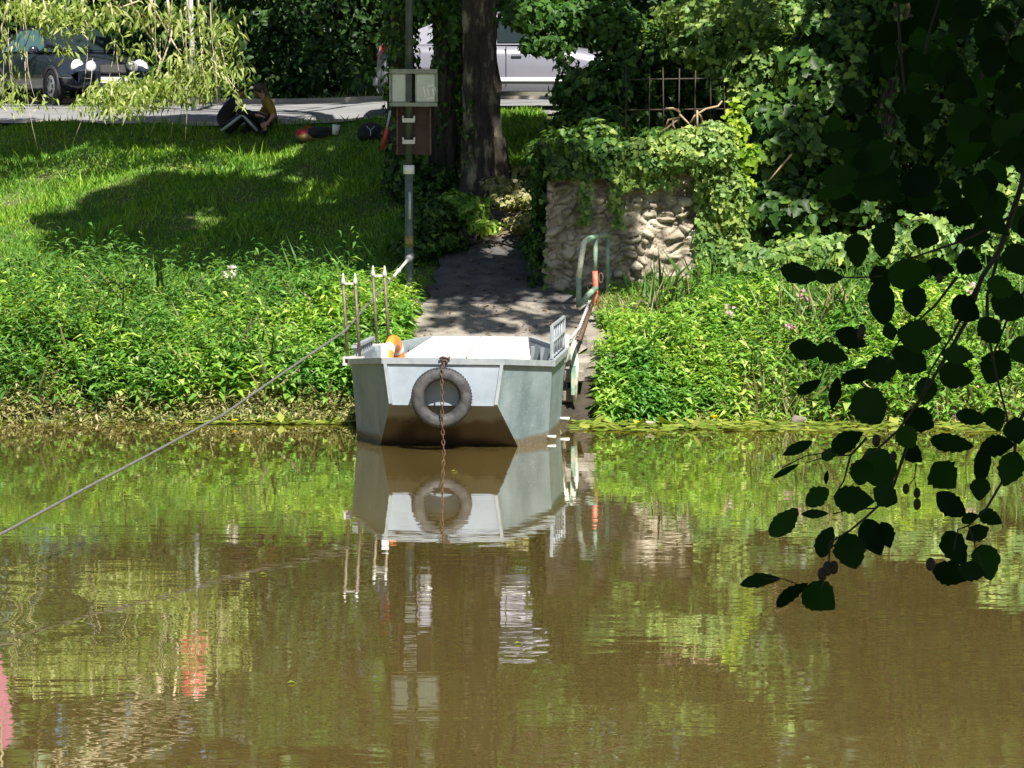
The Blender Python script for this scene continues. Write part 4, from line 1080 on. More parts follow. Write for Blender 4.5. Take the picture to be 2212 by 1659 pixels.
# lit trunk
b1 = ground(487, 203); Yt = b1.y
c1 = Crown()
def inside(x, y, poly):
    r_ = False; j = len(poly) - 1
    for i in range(len(poly)):
        (xi, yi), (xj, yj) = poly[i], poly[j]
        if (yi > y) != (yj > y) and x < (xj - xi) * (y - yi) / (yj - yi) + xi: r_ = not r_
        j = i
    return r_
def shade_region(cr, poly, sx, sy, Y=None, prob=1.0, r_=.58, n=330, zc=11, holes=()):  # unseen crown clumps set up the sun ray, shaped to shade the polygon
    xs_ = [p[0] for p in poly]; ys_ = [p[1] for p in poly]
    y = min(ys_) + sy / 2
    while y < max(ys_):
        x = min(xs_) + sx / 2
        while x < max(xs_):
            xx, yy = x + random.uniform(-.35, .35) * sx, y + random.uniform(-.35, .35) * sy
            if inside(xx, yy, poly) and random.random() < prob and not any((xx - h[0]) ** 2 + ((yy - h[1]) * 1.3) ** 2 < h[2] ** 2 for h in holes):
                g_ = Q(xx, yy, Y) if Y else ground(xx * K, yy * K)
                c_ = g_ + SUN * ((zc + random.uniform(-1.2, 1.2) - g_.z) / SUN.z)
                cr.add(c_, (r_, r_ * 1.15, r_ * .6), n)
            x += sx
        y += sy
shade_region(c1, [(120, 500), (210, 425), (340, 388), (580, 392), (770, 465), (860, 575), (830, 610), (700, 565), (520, 575), (300, 565), (160, 555)], 44, 24, r_=.5, holes=[(425, 480, 66), (640, 430, 30)])
shade_region(c1, [(610, 330), (850, 330), (870, 470), (760, 430)], 44, 26, prob=.6, r_=.42, n=200)
shade_region(c1, [(40, 540), (150, 440), (260, 400), (200, 560)], 50, 30, prob=.5, r_=.4, n=180)
shade_region(c1, [(800, 268), (960, 268), (960, 420), (960, 560), (1120, 575), (1130, 640), (900, 645), (870, 560), (830, 470), (800, 330)], 42, 26, holes=[(1000, 455, 24), (975, 440, 20)])
tp = [b1 - Vector((0, 0, .25)), P(486, 190, Yt), P(484.5, 165, Yt), P(482, 130, Yt), P(480, 70, Yt), P(478.5, 0, Yt), Vector((-.4, Yt - .1, 6.6)), Vector((-.3, Yt - .6, 8.6)), Vector((-.2, Yt - 1.4, 10.6))]
fk = []
for a_, l_ in ((-2.6, .55), (-.6, .6), (-1.7, .5), (.4, .5), (2.6, .5)):
    d = Vector((math.cos(a_), math.sin(a_), 0)); e = b1 + d * l_; e.z = Hf(e.x, e.y) - .06
    fk.append(([P(485, 168, Yt) + d * .12, P(486, 185, Yt) + d * .25, b1 + d * .38 + Vector((0, 0, .06)), e], [.10, .13, .10, .04]))
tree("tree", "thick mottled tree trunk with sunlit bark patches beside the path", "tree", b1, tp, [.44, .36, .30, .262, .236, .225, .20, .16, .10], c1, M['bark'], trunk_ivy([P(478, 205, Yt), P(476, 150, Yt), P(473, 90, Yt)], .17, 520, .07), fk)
# ivy-clad trunk
Y2_ = Yt + .9; b2 = P(447, 196, Y2_); b2.z = Hf(b2.x, b2.y)
c2 = Crown()
shade_region(c2, [(-60, 268), (240, 262), (460, 250), (620, 264), (870, 272), (870, 318), (700, 295), (560, 288), (420, 300), (230, 312), (-60, 328)], 48, 20, r_=.5)
shade_region(c2, [(1060, 266), (1250, 266), (1250, 335), (1060, 335)], 42, 20, prob=1, r_=.42, holes=[(1110, 375, 26), (1150, 350, 16)])
shade_region(c2, [(450, 170), (620, 170), (620, 320), (450, 320)], 36, 30, Y=47.2, n=260)
shade_region(c2, [(870, 40), (1010, 40), (1010, 430), (870, 430)], 46, 46, Y=42.0)
shade_region(c2, [(1020, 60), (1090, 60), (1090, 420), (1020, 420)], 40, 50, Y=41.2, prob=.85, r_=.30, n=160)
shade_region(c2, [(910, 650), (1240, 655), (1230, 720), (920, 725)], 24, 10, prob=.5, r_=.13, n=16)
tp = [b2 - Vector((0, 0, .2)), b2 + Vector((0, 0, 1)), P(448, 60, Y2_), P(447, 0, Y2_), Vector((b2.x, Y2_ - .2, 7.2)), Vector((b2.x - .2, Y2_ - .6, 10))]
vi = trunk_ivy(tp[:5], .165, 3600, .085)
cl(vi, 940, 420, Y2_ - .6, 60, 60, .4, 900, .085); cl(vi, 880, 380, Y2_ - .6, 50, 70, .4, 800, .085)
tree("tree", "dark trunk wrapped in ivy behind the sign pole", "tree", b2, tp, [.26, .22, .20, .19, .16, .09], c2, M['bark_dark'], vi)
# thin dark trunk further back
Y3_ = 43.4; b3 = P(401, 120, Y3_); b3.z = Hf(b3.x, b3.y)
c3 = Crown()
for X in np.arange(-13, 5, 1.15):
    for Yc, zc in ((50.2, 11.4), (51.6, 12.2), (50.9, 10.4)):
        sh = float(np.interp(X, [-14, -9, -4, 0, 4], [9, 8.4, 2.8, 0, -1.6]))
        c3.add((X + random.uniform(-.4, .4), Yc + sh + random.uniform(-.3, .3), zc + random.uniform(-.6, .6)), (.95, 1.0, .8), 300, .26)
for (x, z, rx_, n_) in [(-8.2, 6.0, .8, 420), (-7.0, 6.4, .7, 380), (-6.4, 5.9, .5, 260), (-2.2, 6.1, .35, 240), (-2.0, 6.8, .3, 160), (-3.4, 7.0, .4, 180), (1.6, 6.2, .4, 220), (2.5, 6.6, .45, 240), (3.7, 6.0, .5, 240), (.2, 7.2, .4, 160), (-4.2, 7.3, .5, 200)]:
    c3.add((x, 52.7 + random.uniform(-.3, .3) + .35 * max(0, -x - 2), z), (rx_, .6, .55), n_, .15)
tp = [b3 - Vector((0, 0, .2)), P(401, 60, Y3_), P(399, 0, Y3_), Vector((b3.x, Y3_ + .6, 7.5)), Vector((b3.x, Y3_ + 1.6, 10))]
tree("tree", "slim dark trunk left of the sign pole near the road", "tree", b3, tp, [.21, .18, .16, .13, .09], c3, M['bark_dark'], trunk_ivy(tp[:4], .19, 1700, .09))
# tree on the right bank, only its crown bears on the picture
b4 = Vector((4.55, 39.6, Hf(4.55, 39.6))); c4 = Crown()
shade_region(c4, [(1190, 110), (1390, 110), (1340, 260), (1290, 380), (1190, 380)], 48, 48, Y=41.6, prob=.8, r_=.5)
shade_region(c4, [(1840, -30), (2260, -30), (2260, 470), (1840, 470)], 52, 52, Y=40.4, prob=.8)
shade_region(c4, [(1440, -30), (1850, -30), (1850, 380), (1640, 380), (1560, 130), (1440, 130)], 56, 56, Y=40.8, prob=.13, r_=.40)
shade_region(c4, [(1640, 330), (1860, 330), (1860, 520), (1640, 500)], 54, 50, Y=39.8, prob=.3, r_=.4)
shade_region(c4, [(1180, 380), (1330, 400), (1345, 540), (1350, 620), (1180, 620)], 44, 44, Y=38.3, prob=.75, r_=.36, n=180, holes=[(1320, 520, 26)])
mb_pts = [b4 - Vector((0, 0, .2)), b4 + Vector((.1, .2, 1.2)), b4 + Vector((.5, .6, 3)), b4 + Vector((.4, -.2, 6)), b4 + Vector((-.2, -1.2, 8.5))]
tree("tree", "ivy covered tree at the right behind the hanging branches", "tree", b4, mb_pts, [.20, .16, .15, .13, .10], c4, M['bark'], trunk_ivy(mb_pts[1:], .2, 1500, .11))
# leafy bough of the big tree hanging over the silver car
bo = Leaves()
for sp in [(1150, 30, 42.6, 90, 40, .5, 800), (1260, 40, 42.6, 90, 50, .5, 900), (1190, 90, 42.4, 60, 28, .35, 260), (1150, 95, 42.4, 30, 20, .2, 70), (1330, 60, 42.4, 60, 60, .5, 600), (1220, 130, 42.2, 28, 26, .2, 60), (880, 5, 43.2, 60, 22, .3, 220), (985, 50, 42.6, 16, 50, .2, 110), (930, 5, 43, 50, 22, .3, 180)]:
    cl(bo, *sp, .11, shell=.1, wid=.68, toward=(0, -.5, .2))
t_ = thing("bough", "leafy bough hanging in front of the silver car's roof", "branch", Q(1200, -30, 42.6))
bo.build("foliage", M['crown'], t_)
mb = MB()
for e in ((1150, 60), (1220, 130), (1330, 90), (1190, 90)): limb(mb, tp_ if (tp_ := Vector((-.35, Yt - .1, 6.2))) else 0, Q(e[0], e[1], 42.5), .05, .006, .6, 7, 6)
mb.build("limb", M['bark_dark'], t_)

# ---------------------------------------------------------------- willow at upper left
Zc = .2977
wl = Leaves()
for (x, y, rx, ry, n_) in [(60, 15, 85, 32, 300), (200, 30, 170, 42, 650), (25, 190, 45, 55, 130), (20, 100, 25, 60, 70), (100, 62, 70, 22, 60), (250, 185, 60, 26, 160), (345, 180, 120, 34, 620), (425, 145, 85, 50, 560), (475, 60, 60, 60, 380), (390, 40, 80, 40, 230),
                           (215, 215, 65, 36, 260), (270, 232, 80, 22, 130), (515, 150, 42, 45, 130), (510, 212, 26, 22, 36), (290, 100, 60, 40, 110), (140, 105, 50, 25, 50), (300, 215, 110, 28, 200), (60, 215, 70, 28, 60), (420, 200, 60, 30, 190), (110, 15, 110, 30, 300)]:
    n_ = int(n_ * .62)
    c = Q(x, y, 45.2); s = FPX / 45.2
    d = rand_unit(n_) * (rng.random(n_) ** .45)[:, None]
    p = np.array(c) + d * np.array([rx * K / s, .8, ry * K / s])
    ax = rand_unit(n_) * .75 + np.array([0, -.1, -.75]); nn = rand_unit(n_) * .7 + np.array([0, -.7, .6])
    Lg = .155 * rng.uniform(.6, 1.35, n_)
    wl.put(leaf_arrays(p, ax, nn, Lg, Lg * .24, .15, .25, .4))
wt = thing("willow", "willow with pale twigs and narrow yellow green leaves hanging over the road", "tree", (-11.0, 44.0, Hf(-11, 44)))
wl.build("foliage", M['willow'], wt)
mb = MB()
for pl, r_ in [([(800, -60), (815, 100), (830, 200)], .014), ([(930, -60), (950, 20), (1040, 190), (1110, 290), (1165, 430), (1140, 560)], .020), ([(1100, -60), (1085, 60), (1060, 150), (1110, 260)], .024), ([(1215, -60), (1225, 60), (1245, 180), (1235, 290), (1190, 420), (1150, 540)], .017), ([(1240, 280), (1330, 420)], .011),
              ([(1440, -60), (1450, 250), (1480, 420)], .011), ([(60, 20), (10, 200), (20, 380), (80, 480)], .014), ([(1360, -60), (1350, 120), (1380, 260)], .012), ([(610, -60), (600, 100), (650, 220)], .012), ([(870, 60), (1000, 10), (1040, -40)], .012), ([(1540, -60), (1530, 180), (1600, 330), (1650, 560), (1730, 660)], .010), ([(300, -60), (330, 60), (260, 180)], .010)]:
    pts = [Q(a_ * Zc, c_ * Zc, 45.1 + random.uniform(-.2, .2)) for a_, c_ in pl]
    fine = [pts[0]]
    for a_, c_ in zip(pts[:-1], pts[1:]): fine += [a_.lerp(c_, .5) + Vector((random.uniform(-.02, .02), 0, 0)), c_]
    mb.tube(fine, [1.35 * r_ * (1 - .6 * i / (len(fine) - 1)) for i in range(len(fine))], 6)
    limb(mb, (-8.5 + random.random(), 44.0, 8.0), fine[0], .04, r_, .5, 5, 6)
for i_ in range(34):
    x_ = random.choice((random.uniform(0, 60), random.uniform(330, 480), random.uniform(150, 470))); y_ = random.uniform(-20, 150); a_ = Q(x_, y_, 45.2 + random.uniform(-.6, .6)); l_ = random.uniform(.5, 1.3)
    sw = random.uniform(-.25, .25)
    mb.tube([a_ + Vector((sw * t * t * l_, -.1 * t, -l_ * t + .12 * l_ * (1 - t) * t)) for t in (0, .25, .5, .75, 1)], [.0045, .004, .0035, .003, .002], 5)
mb.build("twig", M['twig'], wt)
mb = MB(); wb = Vector((-11, 44, Hf(-11, 44))); mb.tube([wb - Vector((0, 0, .2)), wb + Vector((.2, 0, 2)), wb + Vector((1.2, 0, 4.6)), Vector((-8.2, 44, 8.2))], [.45, .36, .3, .16], 14); mb.build("trunk", M['bark'], wt)

# ---------------------------------------------------------------- small dry things on the wall, fence
fence = thing("iron_fence", "rusty iron railing in the dark gap above the stone wall", "fence", Q(1470, 280, 40.6))
for i_, x in enumerate((1352, 1402, 1434, 1466, 1500, 1536, 1566)):
    mb = MB(); mb.tube([Q(x, 290 + random.uniform(0, 20), 40.6), Q(x + random.uniform(-3, 3), 148 + random.uniform(-6, 6), 40.6)], .008, 6); mb.build("bar", M['iron'], fence)
for y in (172, 238):
    mb = MB(); mb.tube([Q(1345, y, 40.62), Q(1575, y - 3, 40.62)], .010, 6); mb.build("rail", M['iron'], fence)
db = MB(); Z3 = 1 / (1.8433 * 1.8228)
def D(zx, zy, Y=38.7): return Q((2100 + zx / 1.8433) / 1.8228, zy / 1.8433 / 1.8228, Y)
for pl in ([(960, 790), (1010, 785), (1060, 810), (1065, 850), (980, 870), (960, 930)], [(1060, 830), (1130, 900), (1180, 940)], [(1020, 850), (1010, 900), (1040, 960)], [(1140, 890), (1170, 840), (1250, 790), (1340, 770), (1370, 735)], [(1190, 810), (1225, 860), (1240, 950)], [(1187, 800), (1190, 960)], [(1060, 810), (1050, 790)], [(940, 950), (1060, 860)], [(1080, 930), (1300, 925)]):
    db.tube([D(*p) + Vector((0, random.uniform(-.08, .08), 0)) for p in pl], .013, 6)
tag(db.build("dead_branch", M['dry_twig']), "tangle of dead brown branches on top of the wall", "branch")
db = MB(); db.tube([Q(1659, 393, 39.0), Q(1685, 362, 39.0), Q(1710, 333, 39.1)], [.008, .012, .014], 6)
tag(db.build("dead_branch", M['dry_twig']), "single pale stick slanting across the ivy thicket", "branch")
db = MB(); db.tube([Q(2040, 878, 34.6), Q(2090, 848, 34.8), Q(2141, 817, 35.0)], [.012, .02, .026], 8)
tag(db.build("driftwood", M['dry_twig']), "pale bare stick lying on the right bank above the lilies", "driftwood")
# ================================================================== CARS
def loft_body(st, w, m, parent, name="body"):
    mb = MB(); vs = []; n = 16
    for (x, zb, zt, ww, cr) in st:
        h = w * ww
        half = [(0, zt + cr), (.5 * h, zt + cr * .8), (.82 * h, zt + cr * .2), (.95 * h, zt - .05), (h, zt - .17), (h, zb + .24), (.98 * h, zb + .08), (.84 * h, zb), (0, zb)]
        ring = half + [(-y, z) for y, z in reversed(half[1:-1])]
        vs += [(x, y, z) for y, z in ring]; n = len(ring)
    fs = []
    for i in range(len(st) - 1):
        for j in range(n): fs.append((i * n + j, i * n + (j + 1) % n, (i + 1) * n + (j + 1) % n, (i + 1) * n + j))
    mb.add(vs, fs, True)
    k = (len(st) - 1) * n
    mb.add([vs[i] for i in range(n)], [tuple(range(n))]); mb.add([vs[k + i] for i in range(n)], [tuple(reversed(range(n)))])
    return mb.build(name, m, parent, world=False)
def wheel(parent, x, y, r, side):
    mb = MB(); mb.lathe([(r * .66, -.09), (r * .9, -.1), (r, -.07), (r, .07), (r * .9, .1), (r * .66, .09)], (x, y, r), (0, 1, 0), 28)
    w_ = mb.build("wheel", M['black_rubber'], parent, world=False)
    mb = MB(); yy = y + side * .075
    mb.lathe([(r * .67, 0), (r * .6, side * .02), (r * .15, side * .035), (0, side * .04)], (x, yy, r), (0, 1, 0), 24)
    mb.build("rim", M['rim'], w_, world=False)
    mb = MB()
    for i in range(7):
        a = 2 * PI * i / 7; mb.box((x + r * .4 * math.cos(a), yy + side * .03, r + r * .4 * math.sin(a)), (r * .14, .012, r * .22), Matrix.Rotation(-a, 3, 'Y'))
    mb.build("rim_hole", M['car_trim'], w_, world=False)
    mb = MB(); mb.lathe([(r * 1.0, -side * .11), (r * 1.2, -side * .015), (r * 1.2, side * .008), (r * 1.0, side * .008)], (x, y - side * .01 + side * .10, r), (0, 1, 0), 28)
    mb.build("wheel_arch", M['car_trim'], parent, world=False)
def cabin(parent, paint, xb0, xt0, xt1, xb1, zb, zt, wb, wt, mids, glass):
    """painted cabin shell plus its panes"""
    def pt(t, side, u):   # t 0..1 front..rear at height u
        x = (xb0 + (xb1 - xb0) * t) * (1 - u) + (xt0 + (xt1 - xt0) * t) * u
        return Vector((x, side * (wb + (wt - wb) * u), zb + (zt - zb) * u))
    mb = MB(); lev = (0, .5, .92, 1.0)
    for s in (-1, 1):
        for a, c in zip(lev[:-1], lev[1:]):
            q = [pt(0, s, a), pt(1, s, a), pt(1, s, c), pt(0, s, c)]; mb.poly(q if s < 0 else q[::-1])
    mb.poly([pt(0, -1, 0), pt(0, -1, 1), pt(0, 1, 1), pt(0, 1, 0)][::-1]); mb.poly([pt(1, -1, 0), pt(1, -1, 1), pt(1, 1, 1), pt(1, 1, 0)])
    mb.build("cabin", paint, parent, world=False)
    mb = MB(); n = 6; vs = []
    for i in range(n + 1):
        for j in range(7):
            t, v = i / n, -1 + 2 * j / 6; p = pt(t, 1, 1); vs.append((p.x + (.05 if i == 0 else -.05 if i == n else 0) * (1 - abs(v)), wt * v, zt + .045 * (1 - v * v) + .02 * math.sin(PI * t)))
    mb.add(vs, [(i * 7 + j, (i + 1) * 7 + j, (i + 1) * 7 + j + 1, i * 7 + j + 1) for i in range(n) for j in range(6)], True)
    mb.build("roof", paint, parent, world=False)
    for t0, t1 in mids:
        for s in (-1, 1):
            o = Vector((0, s * .012, 0)); mb = MB(); q = [pt(t0, s, .06) + o, pt(t1, s, .06) + o, pt(t1, s, .88) + o, pt(t0, s, .88) + o]
            mb.plate(q, .008); mb.build("side_window", glass, parent, world=False)
    for t, nm, dx in ((0, "windscreen", .012), (1, "rear_window", -.012)):
        mb = MB(); o = Vector((dx, 0, .006)); k = .93
        q = [pt(t, -1, .06), pt(t, 1, .06), pt(t, 1, .93), pt(t, -1, .93)]
        q = [Vector((p.x, p.y * k, p.z)) + o for p in q]; mb.plate(q, .008); mb.build(nm, glass if nm != "windscreen" else M['glass'], parent, world=False)
# dark saloon coming round the bend
h_ = math.atan2(-.87, .5)
cx_, cy_ = -8.42, 59.05
dc = thing("parked_car", "dark blue saloon with oval headlamps half hidden by willow leaves", "car", (cx_, cy_, Hf(cx_, cy_) + .05), h_)
loft_body([(-2.27, .38, .70, .80, .0), (-2.20, .26, .92, .90, .02), (-1.6, .24, .98, .98, .03), (-.9, .22, .96, 1.0, .02), (0, .22, .94, 1.0, .02), (.9, .22, .91, 1.0, .03), (1.5, .24, .83, .98, .05), (1.95, .26, .74, .93, .05), (2.15, .27, .66, .87, .03), (2.25, .34, .54, .78, 0)], .88, M['car_dark'], dc)
cabin(dc, M['car_dark'], 1.08, .30, -.95, -1.70, .94, 1.42, .78, .56, ((.08, .46), (.50, .86)), M['glass_pale'])
for s in (-1, 1):
    for xx in (1.38, -1.35): wheel(dc, xx, s * .79, .315, s)
    for yy, rr, xx in ((.62, .15, 2.05), (.40, .12, 2.165)):
        mb = MB(); mb.ball((xx, s * yy, .655), rr, 14, (.55, 1.0, .98), Matrix.Rotation(-s * .35, 3, 'Z')); mb.build("headlight", M['lamp_glass'], dc, world=False)
    mb = MB(); mb.ball((.82, s * .98, .98), .10, 10, (.6, 1, .75)); mb.build("mirror", M['car_dark'], dc, world=False)
    mb = MB(); mb.tube([(1.6, s * .868, .47), (2.02, s * .82, .46), (2.18, s * .72, .455), (2.28, s * .45, .45)], .016, 6); mb.build("bumper_trim", M['chrome'], dc, world=False)
    mb = MB(); mb.box((-.15, s * .885, .5), (2.2, .015, .05)); mb.build("side_strip", M['car_trim'], dc, world=False)
mb = MB(); mb.box((2.235, 0, .62), (.06, .52, .17), Matrix.Rotation(-.25, 3, 'Y'), .02); gr_ = mb.build("grille", M['car_trim'], dc, world=False)
mb = MB()
for z in (.55, .59, .63, .67, .705): mb.box((2.27 - (z - .55) * .3, 0, z), (.02, .5, .012))
mb.build("slats", M['chrome'], gr_, world=False)
mb = MB(); mb.box((2.285, 0, .42), (.015, .52, .11)); mb.build("number_plate", M['plate'], dc, world=False)
# silver hatchback seen from the side
sx_, sy_ = -.08, 47.75
sc = thing("parked_car", "silver hatchback parked behind the tree trunks with its red tail light at the left", "car", (sx_, sy_, 3.42), R(-2))
loft_body([(-1.95, .30, .62, .84, 0), (-1.90, .24, .96, .94, .0), (-1.5, .22, 1.0, .99, .02), (-.6, .22, .99, 1.0, .02), (.3, .22, .97, 1.0, .02), (1.0, .22, .93, .99, .04), (1.5, .24, .84, .97, .05), (1.8, .26, .72, .90, .04), (1.93, .32, .55, .8, 0)], .85, M['car_silver'], sc)
cabin(sc, M['car_silver'], 1.05, .28, -.78, -1.86, .98, 1.43, .76, .60, ((.08, .40), (.44, .78)), M['glass'])
for s in (-1, 1):
    for xx in (1.2, -1.2): wheel(sc, xx, s * .76, .29, s)
    mb = MB(); mb.ball((-1.84, s * .70, .80), .11, 10, (.85, .9, 2.0), Matrix.Rotation(.16, 3, 'Y')); mb.build("tail_light", M['tail'], sc, world=False)
    mb = MB(); mb.ball((1.72, s * .62, .70), .13, 10, (1.1, .9, .7)); mb.build("headlight", M['lamp_glass'], sc, world=False)
    mb = MB(); mb.box((-.1, s * .862, .46), (2.6, .022, .055)); mb.build("side_strip", M['white'], sc, world=False)
    for xx in (.98, .02, -.95): 
        mb = MB(); mb.box((xx, s * .852, .66), (.012, .012, .62)); mb.build("door_gap", M['car_trim'], sc, world=False)
    mb = MB(); mb.box((.18, s * .868, .82), (.15, .025, .03)); mb.build("door_handle", M['car_silver'], sc, world=False)
    mb = MB(); mb.ball((.72, s * .93, 1.02), .09, 10, (.6, 1, .75)); mb.build("mirror", M['car_silver'], sc, world=False)
    mb = MB(); mb.box((0, s * .835, .245), (2.0, .03, .06)); mb.build("sill", M['chrome'], sc, world=False)
mb = MB(); mb.box((-1.93, 0, .42), (.14, 1.5, .2), None, .05); mb.build("bumper", M['car_silver'], sc, world=False)

# ================================================================== PEOPLE
def figure(name, nodes, edges, origin, mats, pick, label, rot=0):
    names = list(nodes); me = bpy.data.meshes.new(name)
    me.from_pydata([nodes[k][0] for k in names], [(names.index(a), names.index(c)) for a, c in edges], [])
    o = bpy.data.objects.new(name, me); COL.objects.link(o)
    sk = o.modifiers.new("skin", 'SKIN'); sk.use_smooth_shade = True
    for i, k in enumerate(names):
        d = me.skin_vertices[0].data[i]; r_ = nodes[k][1]; d.radius = (r_, r_) if not isinstance(r_, tuple) else r_; d.use_root = (i == 0)
    o.modifiers.new("sub", 'SUBSURF').levels = 2; o.modifiers["sub"].render_levels = 2
    dg = bpy.context.evaluated_depsgraph_get(); m2 = bpy.data.meshes.new_from_object(o.evaluated_get(dg))
    bpy.data.objects.remove(o); bpy.data.meshes.remove(me)
    m2.materials.clear()
    for mm in mats: m2.materials.append(mm)
    pos = {k: Vector(nodes[k][0]) for k in names}
    for p in m2.polygons:
        c = p.center; best = min(((c - (pos[a] + (pos[b_] - pos[a]) * max(0, min(1, (c - pos[a]).dot(pos[b_] - pos[a]) / max(1e-9, (pos[b_] - pos[a]).length_squared))))).length, a, b_) for a, b_ in edges)
        p.material_index = pick(best[1], best[2], c); p.use_smooth = True
    o = bpy.data.objects.new(name, m2); COL.objects.link(o); o.location = origin; o.rotation_euler = (0, 0, rot)
    return tag(o, label, "person")
def hand(nodes, edges, side, wrist, d, up):
    """palm, four unequal fingers, and a thumb"""
    d = Vector(d).normalized(); up = Vector(up).normalized(); sd = d.cross(up).normalized(); w = Vector(wrist)
    pm = w + d * .06; nodes[side + "palm"] = (pm[:], (.030, .018)); edges.append((side + "wrist", side + "palm"))
    for i, (o, l) in enumerate(((-.030, .062), (-.010, .075), (.011, .070), (.030, .055))):
        a = w + d * .095 + sd * o; c1 = a + d * l * .5 - up * .010; c2 = a + d * l * .85 - up * .03
        for nm, p, r_ in (("a", a, .010), ("b", c1, .009), ("c", c2, .007)): nodes[f"{side}f{i}{nm}"] = (p[:], r_)
        edges += [(side + "palm", f"{side}f{i}a"), (f"{side}f{i}a", f"{side}f{i}b"), (f"{side}f{i}b", f"{side}f{i}c")]
    a = w + d * .045 - sd * .038; c1 = a + d * .035 - sd * .02 - up * .012
    nodes[side + "t0"] = (a[:], .011); nodes[side + "t1"] = (c1[:], .009); edges += [(side + "palm", side + "t0"), (side + "t0", side + "t1")]
def face(o, head, fwd, r=.1):
    f = Vector(fwd).normalized(); s = f.cross(Vector((0, 0, 1))).normalized(); u = s.cross(f); h = Vector(head)
    MB().ball(h + f * r * 1.0 - u * .01, .018, 8, (1, 1, 1.5)).build("nose", M['skin'], o, world=False)
    for k in (-1, 1):
        MB().ball(h + s * k * r * .92 - f * .01, .024, 8, (.5, .8, 1.3)).build("ear", M['skin'], o, world=False)
        MB().ball(h + f * r * .88 + s * k * .034 + u * .018, .011, 8).build("eye", M['hair_dark'], o, world=False)
    MB().tube([h + f * r * .9 - u * .05 - s * .022, h + f * r * .95 - u * .052, h + f * r * .9 - u * .05 + s * .022], .005, 6).build("mouth", M['hair_dark'], o, world=False)
gA = ground(224, 138); 
oA = Vector((gA.x, gA.y, gA.z + .02))
nd = {"hip": ((0, 0, .14), (.17, .15)), "waist": ((.0, .02, .28), (.165, .14)), "chest": ((.10, .02, .46), (.185, .15)), "neck": ((.20, .02, .60), .065), "head": ((.25, .01, .70), (.088, .10)), "crownh": ((.27, .0, .77), .075),
      "Lsh": ((.15, -.19, .52), .075), "Lel": ((.30, -.28, .34), .055), "Lwrist": ((.50, -.24, .33), .032), "Rsh": ((.15, .20, .52), .075), "Rel": ((.33, .26, .34), .055), "Rwrist": ((.52, .14, .36), .032),
      "Lth": ((.06, -.12, .14), .105), "Lkn": ((.31, -.22, .33), .070), "Lan": ((.54, -.20, .08), .05), "Lto": ((.68, -.22, .045), .038), "Rth": ((.06, .12, .14), .105), "Rkn": ((.38, .10, .38), .070), "Ran": ((.60, .10, .08), .05), "Rto": ((.74, .10, .045), .038)}
ed = [("hip", "waist"), ("waist", "chest"), ("chest", "neck"), ("neck", "head"), ("head", "crownh"), ("chest", "Lsh"), ("Lsh", "Lel"), ("Lel", "Lwrist"), ("chest", "Rsh"), ("Rsh", "Rel"), ("Rel", "Rwrist"),
      ("hip", "Lth"), ("Lth", "Lkn"), ("Lkn", "Lan"), ("Lan", "Lto"), ("hip", "Rth"), ("Rth", "Rkn"), ("Rkn", "Ran"), ("Ran", "Rto")]
hand(nd, ed, "L", nd["Lwrist"][0], (1, .2, -.1), (0, -.3, 1)); hand(nd, ed, "R", nd["Rwrist"][0], (1, -.3, -.1), (0, .3, 1))
def pickA(a, c, p):
    if a in ("neck", "head") or c in ("head", "crownh"): return 0
    if "palm" in c or "palm" in a or a[1:2] in "ft" and a[0] in "LR" and len(a) > 2 and a not in ("Lth", "Rth", "Lto", "Rto"): return 0
    if c in ("Lto", "Rto"): return 3
    if a == "hip" and c != "waist" or a in ("Lth", "Rth", "Lkn", "Rkn") : return 2
    return 1
pa = figure("person", nd, ed, oA, [M['skin'], M['jacket'], M['trousers'], M['black_rubber']], pickA, "person in dark clothes with pale striped trousers sitting hunched on the grass", 0)
face(pa, (.25, .01, .70), (1, -.25, -.2), .095)
mb = MB(); mb.ball((.235, .01, .745), .112, 14, (1, .95, .82)); mb.build("hair", M['hair_dark'], pa, world=False)
mb = MB(); mb.tube([(-.02, -.225, .09), (.12, -.275, .19), (.30, -.298, .335)], [.024, .024, .02], 8); mb.tube([(.31, -.298, .335), (.42, -.285, .22), (.535, -.255, .09)], [.02, .022, .022], 8); mb.build("trouser_stripe", M['stripe'], pa, world=False)
oB = oA + Vector((.47, .30, .02))
nd = {"hip": ((.28, .0, .14), (.16, .14)), "waist": ((.26, .0, .27), (.145, .12)), "chest": ((.22, -.02, .44), (.165, .13)), "neck": ((.12, -.04, .58), .06), "head": ((.05, -.06, .67), (.085, .098)), "crownh": ((.03, -.06, .74), .075),
      "Lsh": ((.20, -.20, .50), .068), "Lel": ((.30, -.32, .30), .048), "Lwrist": ((.22, -.48, .20), .028), "Rsh": ((.20, .15, .50), .068), "Rel": ((.05, .22, .32), .048), "Rwrist": ((-.08, .05, .30), .028),
      "Lth": ((.26, -.12, .13), .10), "Lkn": ((.05, -.36, .32), .065), "Lan": ((.20, -.55, .07), .046), "Lto": ((.12, -.66, .04), .036), "Rth": ((.25, .10, .13), .10), "Rkn": ((-.08, -.05, .34), .065), "Ran": ((-.12, -.25, .07), .046), "Rto": ((-.22, -.34, .04), .036)}
ed = [e for e in ed if e[0] in nd and e[1] in nd]
hand(nd, ed, "L", nd["Lwrist"][0], (-.4, -.7, -.3), (0, -.3, 1)); hand(nd, ed, "R", nd["Rwrist"][0], (-1, -.3, 0), (0, 0, 1))
def pickB(a, c, p):
    r_ = pickA(a, c, p)
    return 0 if (a in ("Lel", "Rel") and c in ("Lwrist", "Rwrist")) else r_
pb = figure("person", nd, ed, oB, [M['skin'], M['yellow'], M['trousers'], M['black_rubber']], pickB, "person in a mustard yellow top sitting on the grass with bowed head", 0)
face(pb, (.05, -.06, .67), (-.8, -.6, -.45), .092)
